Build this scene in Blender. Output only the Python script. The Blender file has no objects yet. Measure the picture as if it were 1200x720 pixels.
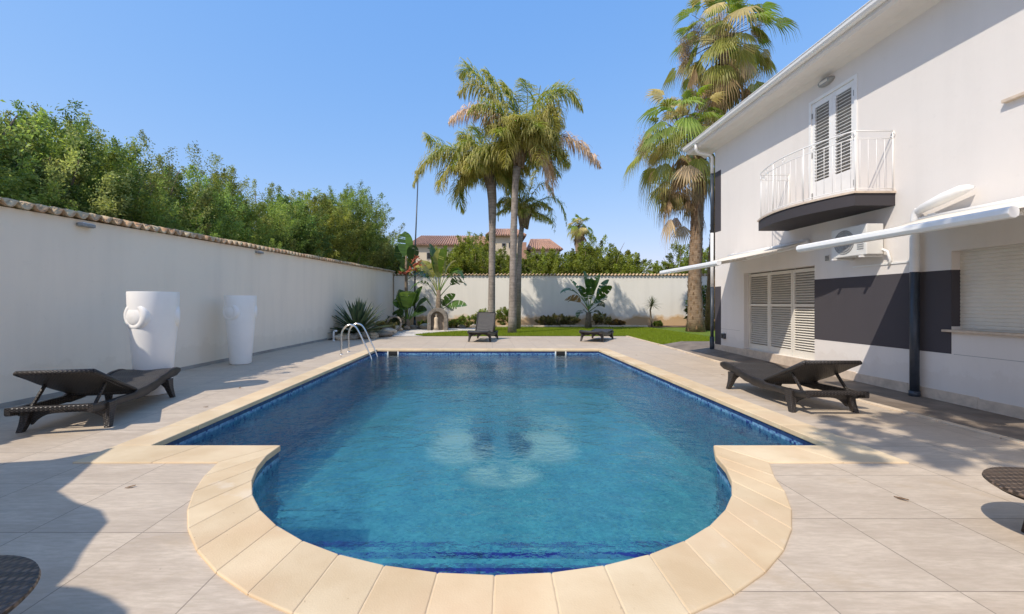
import bpy, bmesh, math, random
import numpy as np
from mathutils import Vector, Matrix
from mathutils.geometry import tessellate_polygon
random.seed(7); rng = np.random.default_rng(7)
S = bpy.context.scene; COL = S.collection
H = 1.4                       # eye height in metres; plan units below are multiples of it
F, CX, HY = 500.0, 570.0, 355.5
PI = math.pi
def G(px, py, z=0.0):         # point of height z (metres) seen at a photo position -> world
    Y = F*(H-z)/(py-HY); return Vector(((px-CX)/F*Y, Y, z))
def D(px, py, Y):             # point at depth Y
    return Vector(((px-CX)/F*Y, Y, H-(py-HY)/F*Y))
def U(u, w, z=0): return Vector((u*H, w*H, z*H))

# ------------------------------------------------------------------ materials
def nt(name):
    m = bpy.data.materials.new(name); m.use_nodes = True
    t = m.node_tree; t.nodes.clear()
    return m, t, t.nodes, t.links
def N(t, kind, **kw):
    n = t.nodes.new(kind)
    for k, v in kw.items():
        if k in n.inputs: n.inputs[k].default_value = v
        else: setattr(n, k, v)
    return n
def c4(c): return (c[0], c[1], c[2], 1)
def mixc(t, fac, a, b, mode='MIX'):
    n = t.nodes.new('ShaderNodeMix'); n.data_type = 'RGBA'; n.blend_type = mode; n.clamp_factor = True
    for s, v in ((0, fac), (6, a), (7, b)):
        if hasattr(v, 'links'): t.links.new(v, n.inputs[s])
        elif isinstance(v, (tuple, list)): n.inputs[s].default_value = c4(v)
        else: n.inputs[s].default_value = v
    return n.outputs[2]
def math_(t, op, a, b=None, c=None):
    n = t.nodes.new('ShaderNodeMath'); n.operation = op
    for i, v in enumerate((a, b, c)):
        if v is None: continue
        if hasattr(v, 'links'): t.links.new(v, n.inputs[i])
        else: n.inputs[i].default_value = v
    return n.outputs[0]
def ramp(t, src, p0, p1, c0=(0,0,0), c1=(1,1,1)):
    r = t.nodes.new('ShaderNodeValToRGB'); r.color_ramp.elements[0].position = p0; r.color_ramp.elements[1].position = p1
    r.color_ramp.elements[0].color = c4(c0); r.color_ramp.elements[1].color = c4(c1)
    t.links.new(src, r.inputs[0]); return r.outputs[0]
def noise(t, scale, detail=4, coord=None, rough=.55, stretch=None):
    n = N(t, 'ShaderNodeTexNoise', Scale=scale, Detail=detail, Roughness=rough)
    if coord is None:
        tc = t.nodes.new('ShaderNodeTexCoord'); coord = tc.outputs['Object']
    if stretch:
        mp = t.nodes.new('ShaderNodeMapping'); mp.inputs['Scale'].default_value = stretch
        t.links.new(coord, mp.inputs[0]); coord = mp.outputs[0]
    t.links.new(coord, n.inputs['Vector']); return n.outputs['Fac']
def bump(t, h, strength, dist=.01):
    b = N(t, 'ShaderNodeBump', Strength=strength, Distance=dist); t.links.new(h, b.inputs['Height']); return b.outputs[0]
def finish(t, base, rough=.6, normal=None, spec=.5, metal=0, **kw):
    p = N(t, 'ShaderNodeBsdfPrincipled')
    if hasattr(base, 'links'): t.links.new(base, p.inputs['Base Color'])
    else: p.inputs['Base Color'].default_value = c4(base)
    if hasattr(rough, 'links'): t.links.new(rough, p.inputs['Roughness'])
    else: p.inputs['Roughness'].default_value = rough
    p.inputs['Specular IOR Level'].default_value = spec; p.inputs['Metallic'].default_value = metal
    for k, v in kw.items(): p.inputs[k].default_value = v
    if normal: t.links.new(normal, p.inputs['Normal'])
    o = t.nodes.new('ShaderNodeOutputMaterial'); t.links.new(p.outputs[0], o.inputs[0]); return p
def plain(name, c, rough=.6, var=.12, scale=6, bscale=60, bstr=.2, bdist=.004, metal=0, spec=.5, dirt=None):
    m, t, nd, L = nt(name)
    base = mixc(t, ramp(t, noise(t, scale, 5), .3, .7), tuple(x*(1-var) for x in c), tuple(min(1, x*(1+var)) for x in c))
    if dirt: base = mixc(t, math_(t, 'MULTIPLY', ramp(t, noise(t, scale*.23, 6), .5, .75), .6), base, dirt)
    finish(t, base, rough, bump(t, noise(t, bscale, 4), bstr, bdist) if bstr else None, spec, metal)
    return m
M = {}
M['pot'] = plain('pot_plastic', (.90,.86,.80), .38, .03, 3, 20, .05)
M['white_paint'] = plain('white_paint', (.80,.79,.76), .45, .04, 5, 80, .06)
M['white_metal'] = plain('white_metal', (.82,.81,.78), .35, .03, 8, 80, .04)
M['shutter'] = plain('shutter_cream', (.70,.66,.58), .5, .05, 3, 60, .08)
M['dark_metal'] = plain('dark_metal', (.035,.045,.06), .4, .2, 8, 60, .1)
M['grey_metal'] = plain('grey_metal', (.28,.28,.27), .45, .12, 8, 60, .1)
M['steel'] = plain('steel', (.72,.71,.68), .22, .05, 9, 60, .05, metal=1)
M['rubber'] = plain('rubber', (.02,.02,.02), .6)
M['backing_light'] = plain('door_backing', (.36,.35,.33), .8)
M['backing'] = plain('shutter_backing', (.26,.23,.19), .8)
M['black'] = plain('dark_void', (.012,.012,.013), .8)
M['concrete'] = plain('concrete', (.36,.33,.29), .85, .2, 3, 40, .5, .01, dirt=(.16,.13,.10))
M['limestone'] = plain('limestone', (.62,.50,.36), .8, .12, 5, 60, .4, .006, dirt=(.38,.27,.16))
M['rock'] = plain('rock', (.30,.24,.18), .9, .35, 7, 22, .8, .02, dirt=(.1,.08,.05))
M['grotto'] = plain('grotto_stone', (.22,.19,.155), .9, .35, 6, 25, .9, .02)
M['grout'] = plain('coping_grout', (.62,.49,.33), .9, .25, 9)
M['soil'] = plain('soil', (.13,.085,.05), .95, .4, 9, 50, .9, .02)
M['bark'] = plain('bark', (.20,.15,.10), .9, .35, 9, 40, .9, .02)
M['cream_wall'] = plain('villa_render', (.62,.52,.38), .85, .1, .6)
M['terracotta'] = plain('terracotta', (.40,.23,.155), .85, .35, 3)
M['red_brick'] = plain('brick_render', (.45,.25,.17), .85, .15, 3)
M['awning_fabric'] = plain('awning_fabric', (.74,.68,.58), .8, .03, 2, 200, .1)
M['added_sail_fabric'] = plain('added_sail_fabric', (.7,.66,.58), .85, .03, 2)
M['ac_plastic'] = plain('ac_plastic', (.72,.70,.65), .45, .05, 3)
M['stone_ledge'] = plain('stone_ledge', (.60,.49,.38), .6, .12, 14, dirt=(.36,.29,.22))

def render_wall(name, c, stain=False, grain=.5):
    m, t, nd, L = nt(name)
    tc = t.nodes.new('ShaderNodeTexCoord')
    big = noise(t, .45, 5, tc.outputs['Object'])
    streak = noise(t, 1.2, 5, tc.outputs['Object'], stretch=(2.2, 2.2, .22))
    base = mixc(t, ramp(t, big, .3, .7), tuple(x*.955 for x in c), c)
    base = mixc(t, math_(t, 'MULTIPLY', ramp(t, streak, .46, .72), .2), base, tuple(x*.72 for x in c))
    if stain:
        sx = nd.new('ShaderNodeSeparateXYZ'); L.new(tc.outputs['Object'], sx.inputs[0])
        edge = math_(t, 'ADD', sx.outputs[2], math_(t, 'MULTIPLY', noise(t, 1.3, 6, tc.outputs['Object']), -.95))
        base = mixc(t, math_(t, 'MULTIPLY', ramp(t, edge, -.35, .22, (1,1,1), (0,0,0)), .8), base, (.72,.47,.22))
        base = mixc(t, math_(t, 'MULTIPLY', ramp(t, edge, -.55, -.2, (1,1,1), (0,0,0)), .5), base, (.50,.29,.12))
    sz = nd.new('ShaderNodeSeparateXYZ'); L.new(tc.outputs['Object'], sz.inputs[0])
    low = math_(t, 'ADD', sz.outputs[2], math_(t, 'MULTIPLY', noise(t, 2.2, 7, tc.outputs['Object'], .7), -.9))
    base = mixc(t, math_(t, 'MULTIPLY', ramp(t, low, -.38, .05, (1,1,1), (0,0,0)), .13), base, tuple(x*f for x, f in zip(c, (.62,.56,.48))))
    spt = noise(t, 7, 6, tc.outputs['Object'], .7)
    base = mixc(t, math_(t, 'MULTIPLY', ramp(t, spt, .60, .72), .12), base, tuple(x*.6 for x in c))
    n2 = noise(t, 170, 3, tc.outputs['Object'])
    n3 = noise(t, 5, 3, tc.outputs['Object'])
    finish(t, base, .88, bump(t, math_(t, 'ADD', n2, math_(t, 'MULTIPLY', n3, 2.0)), grain, .004), .25)
    return m
M['garden_wall'] = render_wall('garden_wall_render', (.95,.82,.65))
M['garden_wall_stained'] = render_wall('back_wall_render', (.88,.83,.74), True)
M['house_wall'] = render_wall('house_render', (.76,.715,.665))
M['house_dark'] = render_wall('house_dark_render', (.072,.066,.073))
def band_mat():
    m = render_wall('slab_paint', (.06,.055,.06)); return m
M['slab_dark'] = band_mat()

def cap_mat():
    m, t, nd, L = nt('wall_cap_tiles')
    b = mixc(t, ramp(t, noise(t, 4.5, 5), .35, .65), (.46,.26,.14), (.62,.50,.32))
    b = mixc(t, math_(t, 'MULTIPLY', ramp(t, noise(t, 14, 5), .55, .72), .7), b, (.16,.13,.09))
    finish(t, b, .9, bump(t, noise(t, 60), .5, .006), .2); return m
M['cap'] = cap_mat()

def deck_mat():
    m, t, nd, L = nt('porcelain_deck')
    tc = nd.new('ShaderNodeTexCoord'); sx = nd.new('ShaderNodeSeparateXYZ'); L.new(tc.outputs['Object'], sx.inputs[0])
    left = math_(t, 'LESS_THAN', sx.outputs[0], 0)
    T = .5*H
    gx = math_(t, 'DIVIDE', math_(t, 'ADD', math_(t, 'SUBTRACT', sx.outputs[0], 1.14*H), math_(t, 'MULTIPLY', left, .14*H)), T)
    gy = math_(t, 'DIVIDE', math_(t, 'ADD', math_(t, 'SUBTRACT', sx.outputs[1], 1.48*H), math_(t, 'MULTIPLY', left, .12*H)), T)
    def joint(g, w):
        f = math_(t, 'FRACT', math_(t, 'ADD', g, 100)); d = math_(t, 'ABSOLUTE', math_(t, 'SUBTRACT', f, .5))
        return math_(t, 'GREATER_THAN', d, .5-w)
    j = math_(t, 'MAXIMUM', joint(gx, .0045), joint(gy, .0045))
    cell = nd.new('ShaderNodeCombineXYZ'); L.new(math_(t, 'FLOOR', gx), cell.inputs[0]); L.new(math_(t, 'FLOOR', gy), cell.inputs[1])
    wn = nd.new('ShaderNodeTexWhiteNoise'); wn.noise_dimensions = '3D'; L.new(cell.outputs[0], wn.inputs[0])
    off = nd.new('ShaderNodeVectorMath'); off.operation = 'MULTIPLY_ADD'
    L.new(wn.outputs['Color'], off.inputs[0]); off.inputs[1].default_value = (9,9,9); L.new(tc.outputs['Object'], off.inputs[2])
    vein = noise(t, 1.5, 8, off.outputs[0], .66, (1.0, 3.4, 1))
    fine = noise(t, 9, 7, off.outputs[0], .7, (1.0, 5.0, 1))
    b = mixc(t, ramp(t, vein, .38, .62), (.51,.41,.31), (.63,.52,.40))
    b = mixc(t, math_(t, 'MULTIPLY', ramp(t, fine, .40, .62, (1,1,1), (0,0,0)), .5), b, (.39,.315,.225))
    b = mixc(t, math_(t, 'MULTIPLY', wn.outputs['Value'], .28), b, (.45,.38,.30))
    st = noise(t, .9, 7, tc.outputs['Object'], .7, (1, 1.6, 1))
    b = mixc(t, math_(t, 'MULTIPLY', ramp(t, st, .57, .72), .6), b, (.44,.33,.21))
    grime = noise(t, .35, 6, tc.outputs['Object'], .6)
    b = mixc(t, math_(t, 'MULTIPLY', ramp(t, grime, .48, .7), .22), b, (.34,.27,.195))
    spk = noise(t, 26, 2, tc.outputs['Object'])
    b = mixc(t, math_(t, 'MULTIPLY', ramp(t, spk, .76, .80), .5), b, (.2,.16,.12))
    b = mixc(t, math_(t, 'MULTIPLY', j, .75), b, (.18,.145,.11))
    h = math_(t, 'SUBTRACT', math_(t, 'MULTIPLY', fine, .35), j)
    finish(t, b, ramp(t, vein, .3, .7, (.5,.5,.5), (.72,.72,.72)), bump(t, h, .35, .004), .4)
    return m
M['deck'] = deck_mat()
def terrace_mat():
    m, t, nd, L = nt('terrace_slate')
    tc = nd.new('ShaderNodeTexCoord')
    br = N(t, 'ShaderNodeTexBrick', Scale=1.0); br.offset = .5
    br.inputs['Brick Width'].default_value = .6; br.inputs['Row Height'].default_value = .3; br.inputs['Mortar Size'].default_value = .006
    for k, c in (('Color1', (.15,.115,.085)), ('Color2', (.19,.155,.12)), ('Mortar', (.10,.085,.07))): br.inputs[k].default_value = c4(c)
    L.new(tc.outputs['Object'], br.inputs['Vector'])
    b = mixc(t, ramp(t, noise(t, 3, 6), .4, .7), br.outputs[0], (.25,.20,.155))
    finish(t, b, .65, bump(t, noise(t, 30), .35, .005), .35); return m
M['terrace'] = terrace_mat()
def coping_mat():
    m, t, nd, L = nt('coping_stone')
    tc = nd.new('ShaderNodeTexCoord')
    at = nd.new('ShaderNodeAttribute'); at.attribute_name = 'tint'
    b = mixc(t, ramp(t, noise(t, 2.2, 6), .35, .68), (.62,.47,.29), (.73,.585,.385))
    b = mixc(t, math_(t, 'MULTIPLY', ramp(t, noise(t, .9, 5, tc.outputs['Object']), .5, .68), .55), b, (.64,.45,.28))
    b = mixc(t, 1.0, b, at.outputs['Color'], 'MULTIPLY')
    b = mixc(t, math_(t, 'MULTIPLY', ramp(t, noise(t, 34, 3), .72, .78), .55), b, (.24,.15,.08))
    b = mixc(t, math_(t, 'MULTIPLY', ramp(t, noise(t, 2.7, 7), .62, .74), .35), b, (.80,.74,.66))
    finish(t, b, .82, bump(t, noise(t, 95, 5), .35, .004), .25); return m
M['coping'] = coping_mat()
def mosaic(name, c1, c2, c3, emblem=False, band=False, rough=.25):
    m, t, nd, L = nt(name)
    tc = nd.new('ShaderNodeTexCoord'); sx = nd.new('ShaderNodeSeparateXYZ'); L.new(tc.outputs['Object'], sx.inputs[0])
    T = .033
    fl = nd.new('ShaderNodeVectorMath'); fl.operation = 'DIVIDE'; L.new(tc.outputs['Object'], fl.inputs[0]); fl.inputs[1].default_value = (T,T,T)
    f2 = nd.new('ShaderNodeVectorMath'); f2.operation = 'FLOOR'
    ad = nd.new('ShaderNodeVectorMath'); ad.operation = 'ADD'; L.new(fl.outputs[0], ad.inputs[0]); ad.inputs[1].default_value = (.013,.011,.5)
    L.new(ad.outputs[0], f2.inputs[0])
    wn = nd.new('ShaderNodeTexWhiteNoise'); L.new(f2.outputs[0], wn.inputs[0])
    b = mixc(t, ramp(t, wn.outputs['Value'], .25, .75), c1, c2)
    b = mixc(t, math_(t, 'GREATER_THAN', wn.outputs['Value'], .90), b, c3)
    vv = ramp(t, noise(t, 2.6, 5, tc.outputs['Object'], .65), .36, .64, (.66,.72,.80), (1.12,1.10,1.06))  # mottling painted into the mosaic colour to imitate rippled light under water
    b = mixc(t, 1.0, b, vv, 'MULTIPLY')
    if emblem:
        def ell(x0, y0, rx, ry, soft=.10, rot=0):
            x = math_(t, 'DIVIDE', math_(t, 'SUBTRACT', sx.outputs[0], x0*H), rx*H)
            y = math_(t, 'DIVIDE', math_(t, 'SUBTRACT', sx.outputs[1], (y0-4)*H), ry*H)
            r = math_(t, 'SQRT', math_(t, 'ADD', math_(t, 'MULTIPLY', x, x), math_(t, 'MULTIPLY', y, y)))
            return ramp(t, r, 1-soft, 1+soft, (1,1,1), (0,0,0))
        pale, dark = (.66,.76,.64), (.01,.07,.16)
        for e in ((-.35,5.35,.42,.66), (.74,5.40,.42,.66), (.17,4.50,.46,.34)):
            b = mixc(t, math_(t, 'MULTIPLY', ell(*e, .32), .92), b, pale)
        for e in ((-.02,5.45,.22,.60), (.41,5.50,.22,.60)):
            b = mixc(t, math_(t, 'MULTIPLY', ell(*e, .45), .85), b, dark)
        b = mixc(t, math_(t, 'MULTIPLY', ell(.19,5.2,.13,.95,.3), .8), b, (.14,.40,.48))
    if band:   # two darker courses along the waterline
        z = sx.outputs[2]
        a = math_(t, 'MULTIPLY', math_(t, 'GREATER_THAN', z, -.098), 1.0)
        b = mixc(t, math_(t, 'MULTIPLY', a, .9), b, (.012,.02,.10))
    finish(t, b, rough, None, .5); return m
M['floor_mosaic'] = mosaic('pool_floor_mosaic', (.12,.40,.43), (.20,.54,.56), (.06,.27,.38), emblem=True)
M['wall_mosaic'] = mosaic('pool_wall_mosaic', (.035,.22,.38), (.06,.33,.48), (.02,.10,.30))
M['band_mosaic'] = mosaic('waterline_mosaic', (.10,.20,.38), (.20,.38,.55), (.03,.05,.22), band=True)
M['navy_mosaic'] = mosaic('step_edge_mosaic', (.03,.02,.22), (.06,.05,.36), (.02,.02,.12))
def water_mat():
    m, t, nd, L = nt('pool_water')
    tc = nd.new('ShaderNodeTexCoord')
    a = noise(t, 3.0, 3, tc.outputs['Object'], .5, (1, 1.15, 1)); b = noise(t, 8.5, 3, tc.outputs['Object'], .55, (1,1.3,1))
    c = noise(t, 24, 2, tc.outputs['Object'], .5)
    hgt = math_(t, 'ADD', math_(t, 'MULTIPLY', a, 1.0), math_(t, 'ADD', math_(t, 'MULTIPLY', b, .55), math_(t, 'MULTIPLY', c, .17)))
    patch = ramp(t, noise(t, .55, 3, tc.outputs['Object']), .35, .65, (.35,.35,.35), (1.25,1.25,1.25))
    hgt = math_(t, 'MULTIPLY', hgt, patch)
    nrm = bump(t, hgt, .42, .075); nrm2 = bump(t, hgt, 1.0, .55)
    fr = N(t, 'ShaderNodeFresnel', IOR=1.33); L.new(nrm, fr.inputs['Normal'])
    tr = N(t, 'ShaderNodeBsdfTransparent'); tr.inputs[0].default_value = (.74,.93,.97,1)
    rf = N(t, 'ShaderNodeBsdfRefraction', IOR=1.035, Roughness=0.0); rf.inputs['Color'].default_value = (.74,.93,.97,1); L.new(nrm2, rf.inputs['Normal'])
    gl = N(t, 'ShaderNodeBsdfGlossy', Roughness=.02); L.new(nrm, gl.inputs['Normal'])
    m1 = N(t, 'ShaderNodeMixShader', Fac=.6); L.new(tr.outputs[0], m1.inputs[1]); L.new(rf.outputs[0], m1.inputs[2])
    m2 = N(t, 'ShaderNodeMixShader'); L.new(fr.outputs[0], m2.inputs[0]); L.new(m1.outputs[0], m2.inputs[1]); L.new(gl.outputs[0], m2.inputs[2])
    o = nd.new('ShaderNodeOutputMaterial'); L.new(m2.outputs[0], o.inputs[0]); return m
M['water'] = water_mat()
def wicker_mat(name, c, sc=95):
    m, t, nd, L = nt(name)
    tc = nd.new('ShaderNodeTexCoord'); sx = nd.new('ShaderNodeSeparateXYZ'); L.new(tc.outputs['Object'], sx.inputs[0])
    s = [math_(t, 'SINE', math_(t, 'MULTIPLY', sx.outputs[i], k)) for i, k in enumerate((sc*2.6, sc*1.7, sc*2.6))]
    w = math_(t, 'MULTIPLY', math_(t, 'ADD', s[0], s[2]), s[1])
    b = mixc(t, ramp(t, w, -.5, .7), tuple(x*.35 for x in c), tuple(x*1.5 for x in c))
    b = mixc(t, ramp(t, noise(t, 7), .4, .7), b, tuple(x*.8 for x in c))
    finish(t, b, .45, bump(t, w, .5, .004), .5); return m
M['wicker'] = wicker_mat('wicker_dark', (.040,.033,.029))
M['wicker_seat'] = wicker_mat('wicker_mesh', (.060,.053,.047), 140)
M['wicker_brown'] = wicker_mat('wicker_brown', (.12,.082,.055), 70)
def leaf_mat(name, trans=.35, rough=.5):
    m, t, nd, L = nt(name)
    at = nd.new('ShaderNodeAttribute'); at.attribute_name = 'tint'
    p = N(t, 'ShaderNodeBsdfPrincipled', Roughness=rough); L.new(at.outputs['Color'], p.inputs['Base Color']); p.inputs['Specular IOR Level'].default_value = .35
    hs = N(t, 'ShaderNodeHueSaturation', Hue=.49, Saturation=1.15, Value=1.5); L.new(at.outputs['Color'], hs.inputs['Color'])
    tl = nd.new('ShaderNodeBsdfTranslucent'); L.new(hs.outputs[0], tl.inputs[0])
    mx = N(t, 'ShaderNodeMixShader', Fac=trans); L.new(p.outputs[0], mx.inputs[1]); L.new(tl.outputs[0], mx.inputs[2])
    o = nd.new('ShaderNodeOutputMaterial'); L.new(mx.outputs[0], o.inputs[0]); return m
M['leaf'] = leaf_mat('foliage', .42); M['leaf_thick'] = leaf_mat('foliage_thick', .18, .35); M['dry'] = leaf_mat('foliage_dry', .25, .8)
def trunk_mat(name, c, ringscale, rs=.5):
    m, t, nd, L = nt(name)
    tc = nd.new('ShaderNodeTexCoord'); sx = nd.new('ShaderNodeSeparateXYZ'); L.new(tc.outputs['Object'], sx.inputs[0])
    z = math_(t, 'ADD', math_(t, 'MULTIPLY', sx.outputs[2], ringscale), math_(t, 'MULTIPLY', noise(t, 3, 4), 1.2))
    rings = math_(t, 'FRACT', z)
    b = mixc(t, ramp(t, noise(t, 5, 6), .3, .7), tuple(x*.7 for x in c), tuple(x*1.3 for x in c))
    b = mixc(t, math_(t, 'MULTIPLY', ramp(t, rings, .0, .22, (1,1,1), (0,0,0)), rs), b, tuple(x*.35 for x in c))
    finish(t, b, .9, bump(t, math_(t, 'ADD', rings, noise(t, 30, 5)), .7, .02), .2); return m
M['palm_trunk'] = trunk_mat('palm_trunk', (.30,.255,.215), 7)
M['fan_trunk'] = trunk_mat('fan_palm_trunk', (.30,.21,.14), 9, .7)
def grass_mat():
    m, t, nd, L = nt('lawn')
    b = mixc(t, ramp(t, noise(t, 1.3, 6), .35, .65), (.13,.20,.02), (.23,.29,.035))
    b = mixc(t, ramp(t, noise(t, 45, 4), .35, .7), b, (.06,.10,.012))
    finish(t, b, .9, bump(t, noise(t, 80, 4), .8, .02), .2); return m
M['lawn'] = grass_mat()
def ground_mat():
    m, t, nd, L = nt('earth')
    b = mixc(t, ramp(t, noise(t, .15, 7), .4, .6), (.20,.15,.09), (.11,.13,.05))
    finish(t, b, .95, bump(t, noise(t, 6, 6), .7, .05), .1); return m
M['ground'] = ground_mat()
M['gravel'] = plain('gravel_white', (.62,.57,.50), .9, .3, 40, 60, .9, .02)

# ------------------------------------------------------------------ builders
def tag(o, label=None, cat=None, group=None, kind=None):
    if label: o['label'] = label
    if cat: o['category'] = cat
    if group: o['group'] = group
    if kind: o['kind'] = kind
    return o
def thing(name, loc, label, cat, group=None):
    o = bpy.data.objects.new(name, None); COL.objects.link(o); o.location = loc; o.empty_display_size = .1
    return tag(o, label, cat, group)
class MB:
    def __init__(s): s.v = []; s.f = []; s.c = []
    def add(s, vs, fs, col=None):
        b = len(s.v); s.v += [tuple(v) for v in vs]; s.f += [tuple(b+i for i in f) for f in fs]; s.c += [col or (1,1,1)]*len(fs); return s
    def box(s, c, size, rz=0, mat=None, col=None):
        hx, hy, hz = size[0]/2, size[1]/2, size[2]/2; R = mat or Matrix.Rotation(rz, 3, 'Z'); c = Vector(c)
        vs = [c + R @ Vector((x*hx, y*hy, z*hz)) for x in (-1,1) for y in (-1,1) for z in (-1,1)]
        return s.add(vs, [(0,1,3,2),(4,6,7,5),(0,4,5,1),(2,3,7,6),(0,2,6,4),(1,5,7,3)], col)
    def span(s, a, b):       # axis-aligned box between two corners
        a, b = Vector(a), Vector(b); return s.box((a+b)/2, [abs(x) for x in (b-a)])
    def bar(s, a, b, w, h, up=(0,0,1)):
        a, b = Vector(a), Vector(b); d = (b-a); L = d.length; x = d.normalized(); upv = Vector(up)
        if abs(x.dot(upv)) > .98: upv = Vector((0,1,0))
        y = upv.cross(x).normalized(); z = x.cross(y)
        return s.box((a+b)/2, (L, w, h), mat=Matrix((x, y, z)).transposed())
    def tube(s, pts, r, n=10, caps=True, col=None):
        pts = [Vector(p) for p in pts]; rs = r if isinstance(r, (list, tuple)) else [r]*len(pts)
        vs = []; up = Vector((.13,.21,.97))
        prev = None
        for i, p in enumerate(pts):
            d = (pts[min(i+1, len(pts)-1)] - pts[max(i-1, 0)]).normalized()
            if prev is None:
                x = d.cross(up)
                if x.length < .2: x = d.cross(Vector((1,0,0)))
            else: x = prev - d*prev.dot(d)
            x.normalize(); prev = x; y = d.cross(x)
            vs += [p + (x*math.cos(2*PI*k/n) + y*math.sin(2*PI*k/n))*rs[i] for k in range(n)]
        fs = [(i*n+k, i*n+(k+1)%n, (i+1)*n+(k+1)%n, (i+1)*n+k) for i in range(len(pts)-1) for k in range(n)]
        if caps: fs += [tuple(range(n-1, -1, -1)), tuple((len(pts)-1)*n+k for k in range(n))]
        return s.add(vs, fs, col)
    def lathe(s, prof, c=(0,0,0), n=40, axis=None):
        c = Vector(c); Mx = axis or Matrix.Identity(3)
        vs = [c + Mx @ Vector((r*math.cos(2*PI*k/n), r*math.sin(2*PI*k/n), z)) for r, z in prof for k in range(n)]
        fs = [(i*n+k, i*n+(k+1)%n, (i+1)*n+(k+1)%n, (i+1)*n+k) for i in range(len(prof)-1) for k in range(n)]
        return s.add(vs, fs)
    def prism(s, poly, z0, z1, col=None):
        n = len(poly); area = sum(poly[i][0]*poly[(i+1)%n][1]-poly[(i+1)%n][0]*poly[i][1] for i in range(n))
        if area < 0: poly = poly[::-1]
        vs = [(x, y, z0) for x, y in poly] + [(x, y, z1) for x, y in poly]
        return s.add(vs, [tuple(range(n-1, -1, -1)), tuple(range(n, 2*n))] + [(i, (i+1)%n, n+(i+1)%n, n+i) for i in range(n)], col)
    def build(s, name, mat, parent=None, bevel=0, smooth=False, tint=False, seg=2, label=None):
        off = parent_world(parent)
        me = bpy.data.meshes.new(name); me.from_pydata([(v[0]-off.x, v[1]-off.y, v[2]-off.z) for v in s.v], [], s.f)
        me.materials.append(mat)
        if tint:
            a = me.attributes.new('tint', 'FLOAT_COLOR', 'FACE')
            a.data.foreach_set('color', np.array([c4(c) for c in s.c], dtype=np.float32).ravel())
        if smooth:
            me.polygons.foreach_set('use_smooth', [True]*len(me.polygons))
        me.update()
        o = bpy.data.objects.new(name, me); COL.objects.link(o); o.parent = parent
        if smooth == 'auto':
            me.polygons.foreach_set('use_smooth', [True]*len(me.polygons))
            e = o.modifiers.new('e', 'EDGE_SPLIT'); e.split_angle = math.radians(40)
        if bevel:
            bv = o.modifiers.new('b', 'BEVEL'); bv.width = bevel; bv.segments = seg; bv.limit_method = 'ANGLE'; bv.angle_limit = math.radians(38)
        if label: o['label'] = label
        return o
def parent_world(p):
    v = Vector((0,0,0))
    while p is not None: v += p.location; p = p.parent
    return v
def numesh(name, V, Fc, C, mat, parent=None):
    """V (n,4,3) separate quads, C (n,3) tint"""
    n = len(V); off = parent_world(parent)
    me = bpy.data.meshes.new(name)
    me.vertices.add(n*4); me.vertices.foreach_set('co', (V.reshape(-1,3) - np.array(off)).astype(np.float32).ravel())
    me.loops.add(n*4); me.loops.foreach_set('vertex_index', np.arange(n*4, dtype=np.int32))
    me.polygons.add(n); me.polygons.foreach_set('loop_start', np.arange(0, n*4, 4, dtype=np.int32)); me.polygons.foreach_set('loop_total', np.full(n, 4, dtype=np.int32))
    a = me.attributes.new('tint', 'FLOAT_COLOR', 'FACE')
    cc = np.ones((n,4), dtype=np.float32); cc[:,:3] = C; a.data.foreach_set('color', cc.ravel())
    me.materials.append(mat); me.update(calc_edges=True)
    o = bpy.data.objects.new(name, me); COL.objects.link(o); o.parent = parent
    return o
def sheet(name, outer, holes, z, mat, kind='structure', label=None, cat=None):
    polys = [[Vector((x, y, 0)) for x, y in outer]] + [[Vector((x, y, 0)) for x, y in h] for h in holes]
    tris = tessellate_polygon(polys); pts = [p for pl in polys for p in pl]
    fs = []
    for a, b, c in tris:
        if (pts[b]-pts[a]).cross(pts[c]-pts[a]).z < 0: a, c = c, a
        fs.append((a, b, c))
    me = bpy.data.meshes.new(name)
    zz = z if callable(z) else (lambda x, y: z)
    me.from_pydata([(p.x, p.y, zz(p.x, p.y)) for p in pts], [], fs); me.materials.append(mat); me.update()
    o = bpy.data.objects.new(name, me); COL.objects.link(o); return tag(o, label, cat, kind=kind)
def offset_poly(poly, d):    # d > 0 grows a counter-clockwise polygon
    out = []; n = len(poly)
    for i in range(n):
        p0, p1, p2 = (Vector(poly[(i-1)%n]), Vector(poly[i]), Vector(poly[(i+1)%n]))
        e1 = (p1-p0).normalized(); e2 = (p2-p1).normalized()
        n1 = Vector((e1.y, -e1.x)); n2 = Vector((e2.y, -e2.x)); b = n1+n2
        b = b/max(.4, b.dot(n1)) if b.length > 1e-4 else n1
        out.append(tuple(p1 + b*d))
    return out

# ------------------------------------------------------------------ the pool
AC = (.03, 2.98)
NA = 22
def arc(a, b, t0, t1, n=NA, cx=.07): # from right to left through the near side
    return [((cx + a*math.cos(t))*H, (AC[1] - b*math.sin(t))*H) for t in (t0 + (t1-t0)*i/n for i in range(n+1))]
inA = arc(1.475, 1.42, 0.0, PI, cx=.03); outA = arc(1.72, 1.74, .185, PI-.185, cx=.015)
inA[0] = (1.585*H, 2.98*H); inA[-1] = (-1.435*H, 2.98*H); outA[0] = (1.765*H, 2.66*H)
XL, XR, YF, YN = -2.34*H, 2.394*H, 9.12*H, 2.98*H
OL, OR_, OF, ON = -2.585*H, 2.64*H, 9.37*H, 2.66*H
inner = [(XL, YF), (XL, YN)] + inA[::-1] + [(XR, YN), (XR, YF)]      # counter-clockwise
outer = [(OL, OF), (OL, ON)] + outA[::-1] + [(OR_, ON), (OR_, OF)]
pool = thing('swimming_pool', (0, 4*H, 0), 'blue mosaic swimming pool with rounded near end and cream stone coping', 'swimming pool')
cop = MB()
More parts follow.
